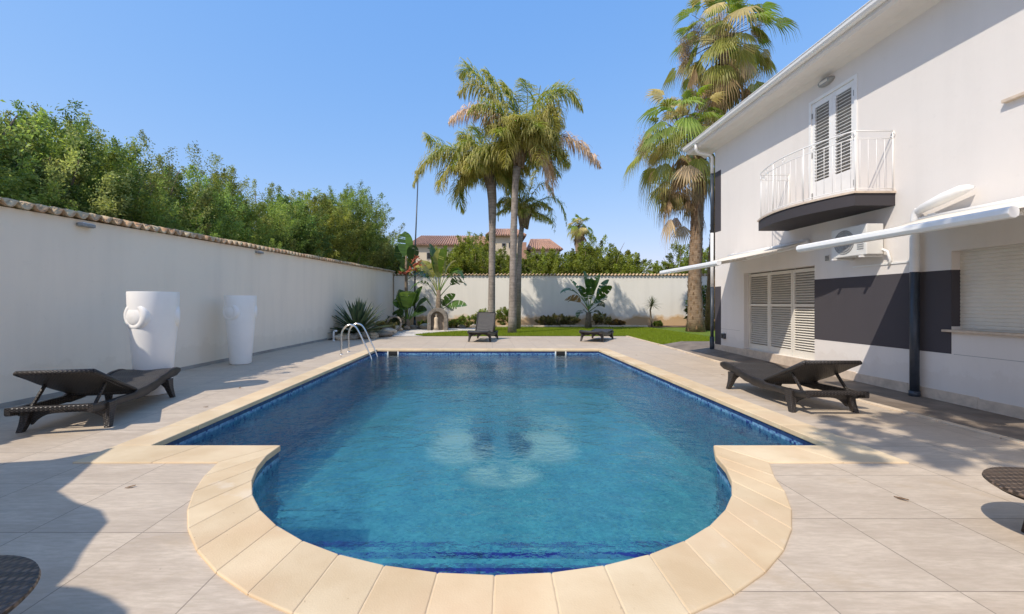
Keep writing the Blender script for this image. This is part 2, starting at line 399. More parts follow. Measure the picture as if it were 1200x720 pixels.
def stone(poly):
    k = random.uniform(.90, 1.04); w = random.uniform(-.035, .02)
    c = Vector((sum(p[0] for p in poly)/len(poly), sum(p[1] for p in poly)/len(poly)))
    q = []
    for p in poly:
        d = Vector(p)-c; q.append(tuple(c + d*(1-.0012/max(.1, d.length))))
    cop.prism(q, -.045, .013, (k, k*(1+w), k*(1+2*w)))
for i in range(NA):
    stone([inA[i], inA[i+1], outA[i+1], outA[i]])
def run(x0, y0, x1, y1, n, vertical):
    for i in range(n):
        a, b = i/n, (i+1)/n
        if vertical: stone([(x0, y0+(y1-y0)*a), (x1, y0+(y1-y0)*a), (x1, y0+(y1-y0)*b), (x0, y0+(y1-y0)*b)])
        else: stone([(x0+(x1-x0)*a, y0), (x0+(x1-x0)*b, y0), (x0+(x1-x0)*b, y1), (x0+(x1-x0)*a, y1)])
run(OL, YN, XL, OF, 13, True); run(XR, YN, OR_, OF, 13, True); run(XL, YF, XR, OF, 10, False)
xm = 2.12*H
stone([inA[0], (xm, YN), (xm+.15, ON), outA[0]]); stone([(xm, YN), (OR_, YN), (OR_, ON), (xm+.15, ON)])
xm = -1.98*H
stone([inA[-1], (xm, YN), (xm-.15, ON), outA[-1]]); stone([(xm, YN), (OL, YN), (OL, ON), (xm-.15, ON)])
cop.build('coping', M['coping'], pool, bevel=.009, tint=True, seg=3)
gm = MB(); ip, op_ = offset_poly(inner, .012), offset_poly(outer, -.004)
gt = [Vector((x, y, 0)) for x, y in op_]; gh = [Vector((x, y, 0)) for x, y in ip]; ga = gt+gh
gm.add([(p.x, p.y, .0085) for p in ga], [tuple(t) for t in tessellate_polygon([gt, gh])]); gm.build('grout', M['grout'], pool)
wall_o = offset_poly(inner, .022); band_o = offset_poly(inner, .016)
def ribbon(poly, z0, z1):
    m = MB(); n = len(poly)
    m.add([(x, y, z0) for x, y in poly] + [(x, y, z1) for x, y in poly], [(i, n+i, n+(i+1)%n, (i+1)%n) for i in range(n)]); return m
ribbon(wall_o, -1.2, -.04).build('basin_wall', M['wall_mosaic'], pool)
ribbon(band_o, -.34, -.043).build('waterline_band', M['band_mosaic'], pool)
fl = MB(); pts = [Vector((x, y, 0)) for x, y in wall_o]
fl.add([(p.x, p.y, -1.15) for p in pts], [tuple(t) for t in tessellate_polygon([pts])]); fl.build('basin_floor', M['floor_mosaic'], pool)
for k, (yy, zt) in enumerate(((1.95, -.30), (2.38, -.55))):   # steps in the rounded end
    yy *= H; a = math.asin(min(1, (2.98*H-yy)/(1.435*H))); xw = 1.49*H*math.cos(a)
    tpt = [((AC[0]*H + 1.49*H*math.cos(u)), (AC[1]*H - 1.435*H*math.sin(u))) for u in (a + (PI-2*a)*i/16 for i in range(17))]
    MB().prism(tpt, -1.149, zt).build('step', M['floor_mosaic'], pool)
    e = MB().span((AC[0]*H-xw+.02, yy-.075, zt-.01), (AC[0]*H+xw-.02, yy+.004, zt+.003)); e.build('step_edge', M['navy_mosaic'], pool)
for px in (460.5, 657):
    c = D(px, 413, YF); x = c.x
    sk = MB().span((x-.17, YF-.012, -.22), (x-.135, YF+.02, -.045)); sk.span((x+.135, YF-.012, -.22), (x+.17, YF+.02, -.045)); sk.span((x-.135, YF-.012, -.22), (x+.135, YF+.02, -.2))
    so = sk.build('skimmer', M['white_metal'], pool)
    MB().span((x-.135, YF+.0, -.2), (x+.135, YF+.019, -.045)).build('opening', M['black'], so)
wpts = [Vector((x, y, 0)) for x, y in offset_poly(inner, .014)]
wm = MB().add([(p.x, p.y, -.135) for p in wpts], [tuple(t) for t in tessellate_polygon([wpts])])
w = wm.build('water', M['water']); tag(w, kind='structure')
for p in w.data.polygons:
    if p.normal.z < 0: p.flip()

hole = offset_poly(outer, -.03)
# ------------------------------------------------------------------ ground, deck, lawn
sheet('ground', [(-900,-300), (900,-300), (900,2000), (-900,2000)], [hole], -.05, M['ground'])
YD = 12.9*H
deck_outer = [(-4.9*H, -5*H), (3.80*H, -5*H), (3.815*H, 6.0*H), (3.89*H, 6.8*H), (4.07*H, 8.85*H), (4.24*H, YD), (-4.9*H, YD)]
sheet('pool_deck', deck_outer, [hole], 0, M['deck'])
XW = 4.6*H
def hz(x, y): return max(0, min(1, (y/H-3.6)/5.0))*.085*H
tm = MB(); rows = 26
edge = [(3.80,-5), (3.815,6.0), (3.89,6.8), (4.07,8.85), (4.15,10.3)]
def ex(y):
    for (x0, y0), (x1, y1) in zip(edge, edge[1:]):
        if y <= y1: return x0 + (x1-x0)*(y-y0)/(y1-y0)
    return edge[-1][0]
ys = [-5, 3.6] + [3.6+.3*i for i in range(1, 23)]
vs = []; fs = []
for y in ys:
    e = ex(y)+.02; z = hz(0, y*H)
    vs += [(e*H, y*H, .006), (4.66*H, y*H, z+.006), (9*H, y*H, z+.006)]
for i in range(len(ys)-1):
    for k in range(2): fs.append((i*3+k, i*3+k+1, i*3+k+4, i*3+k+3))
tag(tm.add(vs, fs).build('terrace_paving', M['terrace']), kind='structure')
km = MB()
for i in range(len(ys)-1):
    e0, e1 = ex(ys[i]), ex(ys[i+1])
    if ys[i+1] < 0: continue
    y0, y1 = max(ys[i], 0), ys[i+1]
    nseg = 8 if i == 0 else 1
    for k in range(nseg):
        a, b = y0+(y1-y0)*k/nseg, y0+(y1-y0)*(k+1)/nseg-.008
        km.prism([(ex(a)*H-.03, a*H), (ex(a)*H+.06, a*H), (ex(b)*H+.06, b*H), (ex(b)*H-.03, b*H)], -.03, .022+random.uniform(-.003,.003))
for k in range(8):
    a, b = 10.3+(12.9-10.3)*k/8, 10.3+(12.9-10.3)*(k+1)/8-.008
    fx = lambda y: 4.15+(4.24-4.15)*(y-10.3)/2.6
    km.prism([(fx(a)*H-.03, a*H), (fx(a)*H+.06, a*H), (fx(b)*H+.06, b*H), (fx(b)*H-.03, b*H)], -.03, .022)
tag(km.build('kerb', M['limestone'], bevel=.006), kind='structure')
BW = 18.7*H       # back wall
lawn = [(-1.0*H, YD+.02), (4.27*H, YD+.02), (4.16*H, 10.32*H), (9*H, 10.32*H), (9*H, 17.4*H), (-.2*H, 17.4*H), (-.2*H, 15.2*H), (-1.1*H, 15.0*H), (-2.0*H, 13.9*H), (-2.25*H, 13.3*H), (-1.9*H, 12.95*H)]
sheet('lawn', lawn, [], .012, M['lawn'])
grav = [(-3.0*H, YD+.02), (-1.9*H, YD+.02), (-2.25*H, 13.3*H), (-2.0*H, 13.9*H), (-1.1*H, 15.0*H), (-.2*H, 15.2*H), (-.2*H, 17.4*H), (-3.0*H, 16.3*H), (-3.35*H, 14.5*H)]
sheet('gravel_path', grav, [], .008, M['gravel'])
bed = [(-4.6*H, 11.6*H), (-3.7*H, 11.7*H), (-3.0*H, 12.9*H), (-3.35*H, 14.5*H), (-3.0*H, 16.3*H), (-.2*H, 17.4*H), (9*H, 17.4*H), (9*H, 19*H), (-4.6*H, 19*H)]
sheet('flower_bed_soil', bed, [], .03, M['soil'])
# grass blades
def in_poly(P, poly):
    x, y = P[:,0], P[:,1]; r = np.zeros(len(P), bool); j = len(poly)-1
    for i in range(len(poly)):
        xi, yi = poly[i]; xj, yj = poly[j]
        r ^= ((yi > y) != (yj > y)) & (x < (xj-xi)*(y-yi)/((yj-yi)+1e-12)+xi); j = i
    return r
P = rng.uniform((-2.3*H, 10.3*H), (6.5*H, 17.4*H), (170000, 2)); P = P[in_poly(P, lawn)]
n = len(P); a = rng.uniform(0, 2*PI, n); hgt = rng.uniform(.03, .065, n); w_ = .006
b0 = np.c_[P, np.full(n, .012)]; sd = np.c_[np.cos(a), np.sin(a), 0*a]*w_; tip = np.c_[rng.normal(0,.015,n), rng.normal(0,.015,n), hgt]
V = np.stack([b0-sd, b0+sd, b0+sd*.3+tip, b0-sd*.3+tip], 1)
C = np.array([.21,.28,.025])*rng.uniform(.6, 1.35, (n,1)) + np.array([.05,.03,0])*rng.random((n,1))
tag(numesh('grass', V, None, C, M['leaf']), 'short bright green grass on the lawn behind the pool', 'grass', kind='stuff')

# ------------------------------------------------------------------ garden walls
def wall_cap(m, a, b, za, zb, width=.44, period=.2):
    a, b = Vector(a), Vector(b); d = (b-a).to_2d(); L = d.length; d.normalize(); nrm = Vector((-d.y, d.x))
    ns = int(L/period*8); nw = 5
    vs = []; fs = []
    for i in range(ns+1):
        s = i/ns; p = a.to_2d() + d*L*s
        ph = 2*PI*s*L/period; wv = .045*math.cos(ph) + .008*math.cos(2*ph)
        z = za + (zb-za)*s
        for k in range(nw+1):
            q = (k/nw-.5); e = p + nrm*q*width
            vs.append((e.x, e.y, z + wv + .10*(1-abs(q)*2)*.55 + .006*math.sin(s*L*3.1)))
    for i in range(ns):
        for k in range(nw): fs.append((i*(nw+1)+k, (i+1)*(nw+1)+k, (i+1)*(nw+1)+k+1, i*(nw+1)+k+1))
    m.add(vs, fs)
def wx(w): return -4.743 + .035*w
def wtop(w): return 1.0 + .955 + (1.40-.955)*(w-4.04)/(19.4-4.04)
lw = thing('garden_wall', (wx(9)*H, 9*H, 0), 'long shaded white garden wall with scalloped tile cap on the left', 'garden wall')
w0, w1 = -4.0, 18.85
def strip_wall(m, p0, p1, z0, z1, th, side):
    p0, p1 = Vector(p0), Vector(p1); d = (p1-p0).normalized(); nn = Vector((-d.y, d.x))*side*th
    q = [p0, p1, p1+nn, p0+nn]; zt = [z0, z1, z1, z0]
    m.add([(v.x, v.y, -.1) for v in q] + [(v.x, v.y, z) for v, z in zip(q, zt)], [(3,2,1,0),(4,5,6,7)] + [(i, (i+1)%4, 4+(i+1)%4, 4+i) for i in range(4)])
m = MB(); strip_wall(m, (wx(w0)*H, w0*H), (wx(w1)*H, w1*H), wtop(w0)*H-.05, wtop(w1)*H-.05, .25, 1); m.build('wall', M['garden_wall'], lw)
m = MB(); nx = .125
wall_cap(m, (wx(w0)*H-nx, w0*H, 0), (wx(w1)*H-nx, w1*H, 0), wtop(w0)*H, wtop(w1)*H)
o = m.build('tile_cap', M['cap'], lw, smooth=True); so = o.modifiers.new('s', 'SOLIDIFY'); so.thickness = .018
m = MB(); strip_wall(m, (wx(w0)*H+.012, w0*H), (wx(11.6)*H+.012, 11.6*H), .07, .07, .012, 1); m.build('skirting', M['concrete'], lw)
bw = thing('garden_wall', (2*H, BW, 0), 'sunlit white back wall with ochre stains along its foot', 'garden wall')
m = MB(); m.span((-4.05*H, BW, -.1), (12*H, BW+.25, (1+1.235)*H-.04)); m.build('wall', M['garden_wall_stained'], bw)
m = MB(); wall_cap(m, (-4.05*H, BW+.125, 0), (12*H, BW+.125, 0), 2.255*H, 2.235*H, period=.22)
o = m.build('tile_cap', M['cap'], bw, smooth=True); so = o.modifiers.new('s', 'SOLIDIFY'); so.thickness = .018
# low stone edging before back wall
kb = thing('bed_edging', (2*H, 17.4*H, 0), 'low pale stone edging between the lawn and the back wall bed', 'edging')
m = MB(); x = -.6*H
while x < 6.4*H:
    L_ = random.uniform(.5, .9); m.box((x+L_/2, 17.4*H+random.uniform(-.02,.02), .06), (L_-.02, .16, random.uniform(.13,.19)), random.uniform(-.03,.03)); x += L_
m.build('edging_stones', M['limestone'], kb, bevel=.02)

# wall lights on the shaded wall
for px, py, lab in ((97, 264, 'slim grey wall light high on the shaded wall, left of both tall pots'), (302, 296, 'slim grey wall light on the shaded wall, farther one above the second tall pot')):
    w = 4.743/(.035+(CX-px)/F); z = (1 + (HY-py)/F*w)*H
    x = wx(w)*H; t = thing('wall_light', (x, w*H, z), lab, 'wall light', 'wall lights on the long garden wall')
    MB().prism([(x, w*H-.11), (x+.05, w*H-.14), (x+.11, w*H-.10), (x+.12, w*H+.10), (x+.05, w*H+.14), (x, w*H+.11)], z-.03, z+.02).build('housing', M['grey_metal'], t, bevel=.01)
    MB().prism([(x+.01, w*H-.09), (x+.09, w*H-.09), (x+.09, w*H+.09), (x+.01, w*H+.09)], z+.021, z+.032).build('glass', M['white_paint'], t)

# ------------------------------------------------------------------ house
YC = 8.58*H; YH = -4*H; ZT = 4.14*H
house = thing('house', (XW+1, 2*H, 0), 'white two storey house with dark painted bands beside the pool', 'house')
# front wall with openings, built of butted panels
m = MB(); TH = .28
op_l = (5.98*H, 7.62*H, .19*H, 1.53*H)      # louvred door: y0 y1 z0 z1
op_w = (2.2*H, 4.22*H, .735*H, 1.516*H)     # roller window
op_b = (5.29*H, 6.08*H, 2.262*H, 3.85*H)    # balcony door
ops = [op_l, op_w, op_b]
ysplit = sorted({YH, YC, *[o[0] for o in ops], *[o[1] for o in ops]})
def piece(y0, y1, z0, z1): m.span((XW, y0, z0), (XW+TH, y1, z1))
for y0, y1 in zip(ysplit, ysplit[1:]):
    mid = (y0+y1)/2; z = -.1
    for o in sorted([o for o in ops if o[0] <= mid <= o[1]], key=lambda o: o[2]):
        piece(y0, y1, z, o[2]); z = o[3]
    piece(y0, y1, z, ZT)
m.span((XW+TH, YC-TH, -.1), (XW+11, YC, ZT)); m.span((XW+TH, YH, -.1), (XW+11, YH+TH, ZT))
hw = m.build('wall', M['house_wall'], house)
def hp(name, a, b, mat, parent=house, bevel=0):
    return MB().span(a, b).build(name, mat, parent, bevel=bevel)
e3 = .003
# painted bands
m = MB(); m.span((XW-e3, 4.22*H, .498*H), (XW, 5.98*H, 1.33*H)); m.build('dark_band', M['house_dark'], house)
m = MB(); m.span((XW, 4.22*H-.002, .77*H), (XW+TH*.44, 4.22*H-.0001, 1.33*H)); m.build('dark_band', M['house_dark'], house)
for z0, z1 in ((2.42,3.62), (.16,1.33)):
    MB().span((XW-e3, YC-.30, z0*H), (XW, YC+.002, z1*H)).build('corner_band', M['house_dark'], house)
# score line around lower wall
m = MB()
for y0, y1 in ((YH, 4.9*H),): m.span((XW-.001, 2.0*H, .498*H-.004), (XW-.0002, 4.2*H, .498*H+.002))
m.build('score_line', M['grey_metal'], house); m = MB(); m.span((XW-.001, 7.75*H, .5*H), (XW-.0002, YC-.31, .5*H+.005)); m.build('score_line', M['grey_metal'], house)
# plinth
for y0, y1 in ((YH, op_l[0]), (op_l[1], YC)):
    m = MB()
    n = max(1, int((y1-y0)/.9))
    for i in range(n):
        a, b = y0+(y1-y0)*i/n, y0+(y1-y0)*(i+1)/n-(.003 if i < n-1 else 0); zb = hz(0, (a+b)/2)
        m.span((XW-.018, a, -.05), (XW, b, zb+.15))
    m.build('plinth', M['stone_ledge'], house)
# eave, gutter, roof
XE = 4.234*H
m = MB()
ev = [(XE, ZT+.02), (XE+.04, ZT-.02), (XW-.22, ZT-.02), (XW-.09, ZT-.05), (XW+.02, ZT-.13), (XW+.02, ZT+.20), (XE, ZT+.19)]
vs = [(x, y, z) for y in (YH, YC+.60) for x, z in ev]; n = len(ev)
m.add(vs, [tuple(range(n)), tuple(range(2*n-1, n-1, -1))] + [(i, i+n, (i+1)%n+n, (i+1)%n) for i in range(n)])
m.build('eave', M['house_wall'], house)
m = MB(); gp = [(.0,.0), (-.03,-.005), (-.075,-.0), (-.10,.035), (-.108,.09), (-.118,.095), (-.118,.105), (-.10,.105), (-.095,.04), (-.07,.012), (0,.012)]
vs = [(XE+x-.004, y, ZT+.085+z) for y in (YH, YC+.64) for x, z in gp]; n = len(gp)
m.add(vs, [tuple(range(n)), tuple(range(2*n-1, n-1, -1))] + [(i, i+n, (i+1)%n+n, (i+1)%n) for i in range(n)])
m.build('gutter', M['white_metal'], house)
m = MB(); m.add([(XE-.02, YH, ZT+.20), (XE-.02, YC+.62, ZT+.20), (XW+6, YC+.03, ZT+1.9), (XW+6, YH, ZT+1.9), (XW+12, YH, ZT+.16), (XW+12, YC+.62, ZT+.20)], [(0,1,2,3),(3,2,5,4)])
o = m.build('roof', M['terracotta'], house); so = o.modifiers.new('s', 'SOLIDIFY'); so.thickness = .05
m = MB(); m.add([(XW+TH, YC-.01, ZT), (XW+11, YC-.01, ZT), (XW+6, YC-.01, ZT+1.8), (XW+TH, YC-.01, ZT+.2)], [(0,1,2,3)]); m.build('gable', M['house_wall'], house)
# far downpipe
yp = YC+.07; xp = XW-.05
m = MB(); m.tube([(XE-.03, YC-.02, ZT+.09), (XE-.03, YC, ZT-.07), (XE+.08, yp, ZT-.14), (XW-.12, yp, ZT-.19), (xp, yp, ZT-.27), (xp, yp, 3.62*H)], .042, 12)
dp = m.build('downpipe', M['white_metal'], house, smooth=True)
m = MB(); m.tube([(xp, yp, 2.42*H), (xp, yp, 1.33*H)], .042, 12); m.build('pipe_section', M['white_metal'], dp, smooth=True)
m = MB(); m.tube([(xp, yp, 3.62*H), (xp, yp, 2.42*H)], .043, 12); m.build('dark_pipe_section', M['dark_metal'], dp, smooth=True)
m = MB(); m.tube([(xp, yp, 1.33*H), (xp, yp, .06)], .043, 12); m.tube([(xp, yp, .45), (xp, yp, .0)], .06, 12)
m.build('dark_pipe_section', M['dark_metal'], dp, smooth=True)
# louvred shutters on the ground floor
y0, y1, z0, z1 = op_l; XS = XW+.14
sh = thing('louvred_shutter', (XS, (y0+y1)/2, z0), 'wide three panel cream louvred shutter on the ground floor under the far awning', 'shutter')
for i in range(3):
    a, b = y0+(y1-y0)*i/3+.004, y0+(y1-y0)*(i+1)/3-.004
    f = MB()
    for c in (a, b-.05): f.span((XS-.02, c, z0), (XS+.02, c+.05, z1-.03))
    for zz, hh in ((z0, .14), ((z0+z1)/2+.12, .06), (z1-.09, .06)): f.span((XS-.018, a+.05, zz), (XS+.018, b-.05, zz+hh))
    fo = f.build('panel_frame', M['shutter'], sh)
    s_ = MB(); z = z0+.16
    while z < z1-.1:
        if not ((z0+z1)/2+.09 < z < (z0+z1)/2+.18):
            s_.box((XS, (a+b)/2, z+.022), (.052, b-a-.1, .008), mat=Matrix.Rotation(math.radians(-38), 3, 'Y'))
        z += .052
    s_.build('slats', M['shutter'], fo)
    MB().span((XS+.03, a+.01, z0), (XS+.034, b-.01, z1)).build('backing', M['backing'], fo)
hp('threshold', (XW-.03, y0-.03, -.05), (XW+TH, y1+.03, z0-.001), M['stone_ledge'], house)
# window with roller shutter
y0, y1, z0, z1 = op_w; XR_ = XW+.125
ws = thing('roller_shutter', (XR_, (y0+y1)/2, z0), 'closed cream roller shutter window at the right edge under the near awning', 'shutter')
m = MB(); z = z0+.02
while z < z1-.01:
    m.add([(XR_, y0, z), (XR_-.008, y0, z+.012), (XR_-.008, y0, z+.040), (XR_, y0, z+.05), (XR_, y1, z), (XR_-.008, y1, z+.012), (XR_-.008, y1, z+.040), (XR_, y1, z+.05)], [(0,1,5,4), (1,2,6,5), (2,3,7,6)]); z += .05
m.build('slats', M['shutter'], ws)
MB().span((XR_+.003, y0, z0), (XR_+.01, y1, z1)).build('backing', M['shutter'], ws)
hp('sill', (XW-.07, y0-.1, z0-.028), (XR_+.02, y1+.07, z0+.004), M['stone_ledge'], house, .005)
# upstairs sill at the right
zz = (1+1.79)*H; hp('sill', (XW-.06, 2.6*H, zz-.03), (XW+.01, 3.78*H, zz+.01), M['stone_ledge'], house, .004)
# balcony door
y0, y1, z0, z1 = op_b; XD = XW+.03
bd = thing('balcony_door', (XD, (y0+y1)/2, z0), 'pair of white louvred balcony doors on the upper floor', 'door')
m = MB()
m.span((XW-.012, y0, z0), (XW+.06, y0+.06, z1)); m.span((XW-.012, y1-.06, z0), (XW+.06, y1, z1)); m.span((XW-.012, y0+.06, z1-.06), (XW+.06, y1-.06, z1))
m.build('frame', M['white_paint'], bd, bevel=.004)
for i in range(2):
    a = y0+.062 if i == 0 else (y0+y1)/2+.002; b = (y0+y1)/2-.002 if i == 0 else y1-.062
    f = MB()
    for c in (a, b-.075): f.span((XD-.02, c, z0+.01), (XD+.02, c+.075, z1-.065))
    for zz, hh in ((z0+.01, .60), (z1-.165, .10)): f.span((XD-.018, a+.075, zz), (XD+.018, b-.075, zz+hh))
    fo = f.build('leaf_frame', M['white_paint'], bd, bevel=.003)
    s_ = MB(); z = z0+.64
    while z < z1-.19:
        s_.box((XD, (a+b)/2, z+.02), (.072, b-a-.15, .008), mat=Matrix.Rotation(math.radians(-32), 3, 'Y')); z += .062
    s_.build('slats', M['white_paint'], fo)
    MB().span((XD+.024, a+.02, z0+.6), (XD+.026, b-.02, z1-.1)).build('backing', M['backing_light'], fo)
    hy = a+.012 if i == 0 else b-.012
    h_ = MB()
    for zz in (z0+.3, z0+1.1, z1-.35): h_.span((XD-.032, hy-.012, zz), (XD-.02, hy+.012, zz+.1))
    h_.build('hinge', M['grey_metal'], fo)
# balcony
yb0, yb1 = 4.80*H, 6.50*H; zb = 2.253*H
bal = thing('balcony', (XW-.3, (yb0+yb1)/2, zb-.2), 'curved balcony with dark slab and thin white railing on the house', 'balcony')
def bx(s): return (4.145 - .205*math.sin(PI*s)**.85)*H
curve = [(bx(i/24), yb0 + (yb1-yb0)*i/24) for i in range(25)]
poly = [(XW, yb0)] + curve + [(XW, yb1)]
MB().prism(poly, zb-.215, zb-.022).build('slab', M['slab_dark'], bal)
MB().prism([(XW-.002, yb0-.02)] + [(x-.02, y + (-.02 if i == 0 else .02 if i == 24 else 0)) for i, (x, y) in enumerate(curve)] + [(XW-.002, yb1+.02)], zb-.021, zb+.012).build('edge_stone', M['stone_ledge'], bal)
rail_path = [(XW-.01, yb0+.03)] + [(x+.035, y + (.03 if i == 0 else -.03 if i == 24 else 0)) for i, (x, y) in enumerate(curve)] + [(XW-.01, yb1-.03)]
def seg_points(path, step):
    out = []; carry = 0
    for (xa, ya), (xb, yb_) in zip(path, path[1:]):
        L_ = math.hypot(xb-xa, yb_-ya); s = carry
        while s < L_: out.append((xa+(xb-xa)*s/L_, ya+(yb_-ya)*s/L_)); s += step
        carry = s-L_
    return out
RH = .70*H
for zz, r in ((zb+RH-.01, .011), (zb+RH-.13, .007), (zb+.06, .007)): 
    MB().tube([(a[0], a[1], zz) for a in rail_path], r, 8).build('handrail' if r > .01 else 'rail', M['white_metal'], bal, smooth=True)
for x, y in seg_points(rail_path, .13): MB().tube([(x, y, zb+.06), (x, y, zb+RH-.13)], .0035, 6).build('baluster', M['white_metal'], bal, smooth=True)
for x, y in [rail_path[0], rail_path[1], rail_path[9], rail_path[17], rail_path[25], rail_path[26]]: MB().tube([(x, y, zb+.01), (x, y, zb+RH)], .010, 8).build('post', M['white_metal'], bal, smooth=True)
for x, y in seg_points(rail_path, .62):
    m = MB()
    cc = Vector((x, y, zb+RH-.07)); m.tube([cc + Vector((0, .035*math.cos(k*PI/6), .035*math.sin(k*PI/6))) for k in range(13)], .006, 6)
    m.build('ring_ornament', M['white_metal'], bal, smooth=True)
# lamp over the door
p = Vector((XW, 5.75*H, 3.985*H))
lp = thing('bulkhead_lamp', p, 'oval grey bulkhead lamp above the balcony doors', 'lamp')
m = MB(); vs = []
for k in range(20):
    a = 2*PI*k/20; vs.append((0, .17*math.cos(a), .07*math.sin(a)))
for s_, x_ in ((1, XW-.001), (1, XW-.05), (.8, XW-.085)): pass
rings = [(1,0),(1,-.05),(.8,-.085),(.0,-.09)]
vv = [(p.x+dx, p.y+q[1]*sc, p.z+q[2]*sc) for sc, dx in rings for q in vs]
m.add(vv, [(i*20+k, i*20+(k+1)%20, (i+1)*20+(k+1)%20, (i+1)*20+k) for i in range(3) for k in range(20)])
m.build('cover', M['grey_metal'], lp, smooth='auto')
MB().span((p.x-.095, p.y-.09, p.z-.03), (p.x-.08, p.y+.09, p.z+.02)).build('lens', M['shutter'], lp, bevel=.01)
# air conditioner
ay0, ay1, az0, az1 = 4.90*H, 5.40*H, 1.56*H, 1.92*H; ax0, ax1 = XW-.33, XW-.05
ac = thing('air_conditioner', (XW-.2, (ay0+ay1)/2, az0), 'cream outdoor air conditioner unit hung under the balcony', 'air conditioner')
MB().span((ax0, ay0, az0), (ax1, ay1, az1)).build('casing', M['ac_plastic'], ac, bevel=.015)
fc = Vector((ax0-.004, ay1-.27, (az0+az1)/2)); m = MB()
for r in (.06,.11,.16,.20):
    m.tube([fc + Vector((0, r*math.cos(k*PI/12), r*math.sin(k*PI/12))) for k in range(25)], .005, 5)
for k in range(8): m.tube([fc, fc+Vector((0, .2*math.cos(k*PI/4), .2*math.sin(k*PI/4)))], .004, 5)
g = m.build('fan_grille', M['grey_metal'], ac)
MB().lathe([(0,0),(.2,0)], fc+Vector((.0025,0,0)), 24, Matrix.Rotation(-PI/2, 3, 'Y')).build('fan_opening', M['backing_light'], ac)
m = MB()
for i in range(7): m.span((ax0-.006, ay0+.05, az0+.1+i*.035), (ax0, ay0+.17, az0+.115+i*.035))
m.build('vent_slots', M['grey_metal'], ac)
for y in (ay0+.08, ay1-.08):
    m = MB(); m.bar((XW, y, az0-.02), (ax0-.04, y, az0-.02), .04, .03); m.bar((XW-.012, y, az0-.02), (XW-.012, y, az0+.25), .04, .02)
    m.build('bracket', M['white_metal'], ac)
m = MB(); m.tube([(ax1-.02, ay0-.0, az0+.08), (ax1-.01, ay0-.07, az0+.04), (XW-.02, ay0-.08, az0-.1), (XW-.02, ay0-.05, az0-.18)], .02, 8); m.build('hose', M['white_metal'], ac, smooth=True)
# vent and socket
v = D(970, 303, 5.75*H); vt = thing('wall_vent', (XW, v.y, v.z), 'small square grey vent on the house wall near the air conditioner', 'vent')
MB().span((XW-.012, v.y-.06, v.z-.06), (XW, v.y+.06, v.z+.06)).build('frame', M['shutter'], vt)
m = MB()
for i in range(4): m.span((XW-.016, v.y-.045, v.z-.04+i*.024), (XW-.012, v.y+.045, v.z-.028+i*.024))
m.build('grille', M['black'], vt)
v = D(849.5, 394, 8.24*H); sk = thing('outdoor_socket', (XW, v.y, v.z), 'small black socket box low on the house wall near its far corner', 'socket')
MB().span((XW-.06, v.y-.07, v.z-.07), (XW, v.y+.07, v.z+.07)).build('box', M['dark_metal'], sk, bevel=.01)
MB().span((XW-.068, v.y-.04, v.z-.04), (XW-.061, v.y+.04, v.z+.04)).build('cover', M['rubber'], sk)
# painted post with bent lamp arm
xq, yq = 4.535*H, 4.52*H
po = thing('drain_post', (xq, yq, 0), 'tall round pipe by the house wall, dark below and white above, with bent top', 'pipe')
MB().tube([(xq, yq, .0), (xq, yq, 1.33*H)], .055, 20).build('dark_section', M['dark_metal'], po, smooth=True)
MB().tube([(xq, yq, 0.01), (xq, yq, .1)], .066, 20).build('foot', M['dark_metal'], po, smooth=True)
MB().tube([(xq, yq, 1.33*H), (xq, yq, 1.84*H), (xq, yq-.02, 1.93*H), (xq-.0, yq-.07, 1.98*H)], .055, 20).build('white_section', M['white_metal'], po, smooth='auto')
a0 = Vector((xq-.0, yq-.03, 1.955*H)); a1 = D(1140, 219, 3.98*H); a1 = Vector((XW-.09, 3.98*H, H+(HY-219)/F*3.98*H))
hd = MB(); dv = (a1-a0); 
secs = [(0,.05,.05),(.08,.06,.055),(.2,.085,.06),(.6,.10,.075),(.90,.095,.065),(.98,.07,.04),(1,.03,.012)]
vs = []; nseg = 14
ax = dv.normalized(); sdv = Vector((1,0,0)); upv = ax.cross(sdv).normalized()
if upv.z < 0: upv = -upv
for s_, rw, rh in secs:
    c = a0+dv*s_
    vs += [c + sdv*(-rw+.04+rw*math.cos(2*PI*k/nseg)*.8) + upv*rh*math.sin(2*PI*k/nseg) for k in range(nseg)]
hd.add(vs, [(i*nseg+k, i*nseg+(k+1)%nseg, (i+1)*nseg+(k+1)%nseg, (i+1)*nseg+k) for i in range(len(secs)-1) for k in range(nseg)] + [tuple((len(secs)-1)*nseg+k for k in range(nseg))])
hd.build('bent_head', M['white_metal'], po, smooth=True)
# thin pipe clip line on the wall
MB().span((XW-.012, 4.6*H, 1.443*H), (XW, 5.35*H, 1.462*H)).build('cable_duct', M['white_paint'], house)
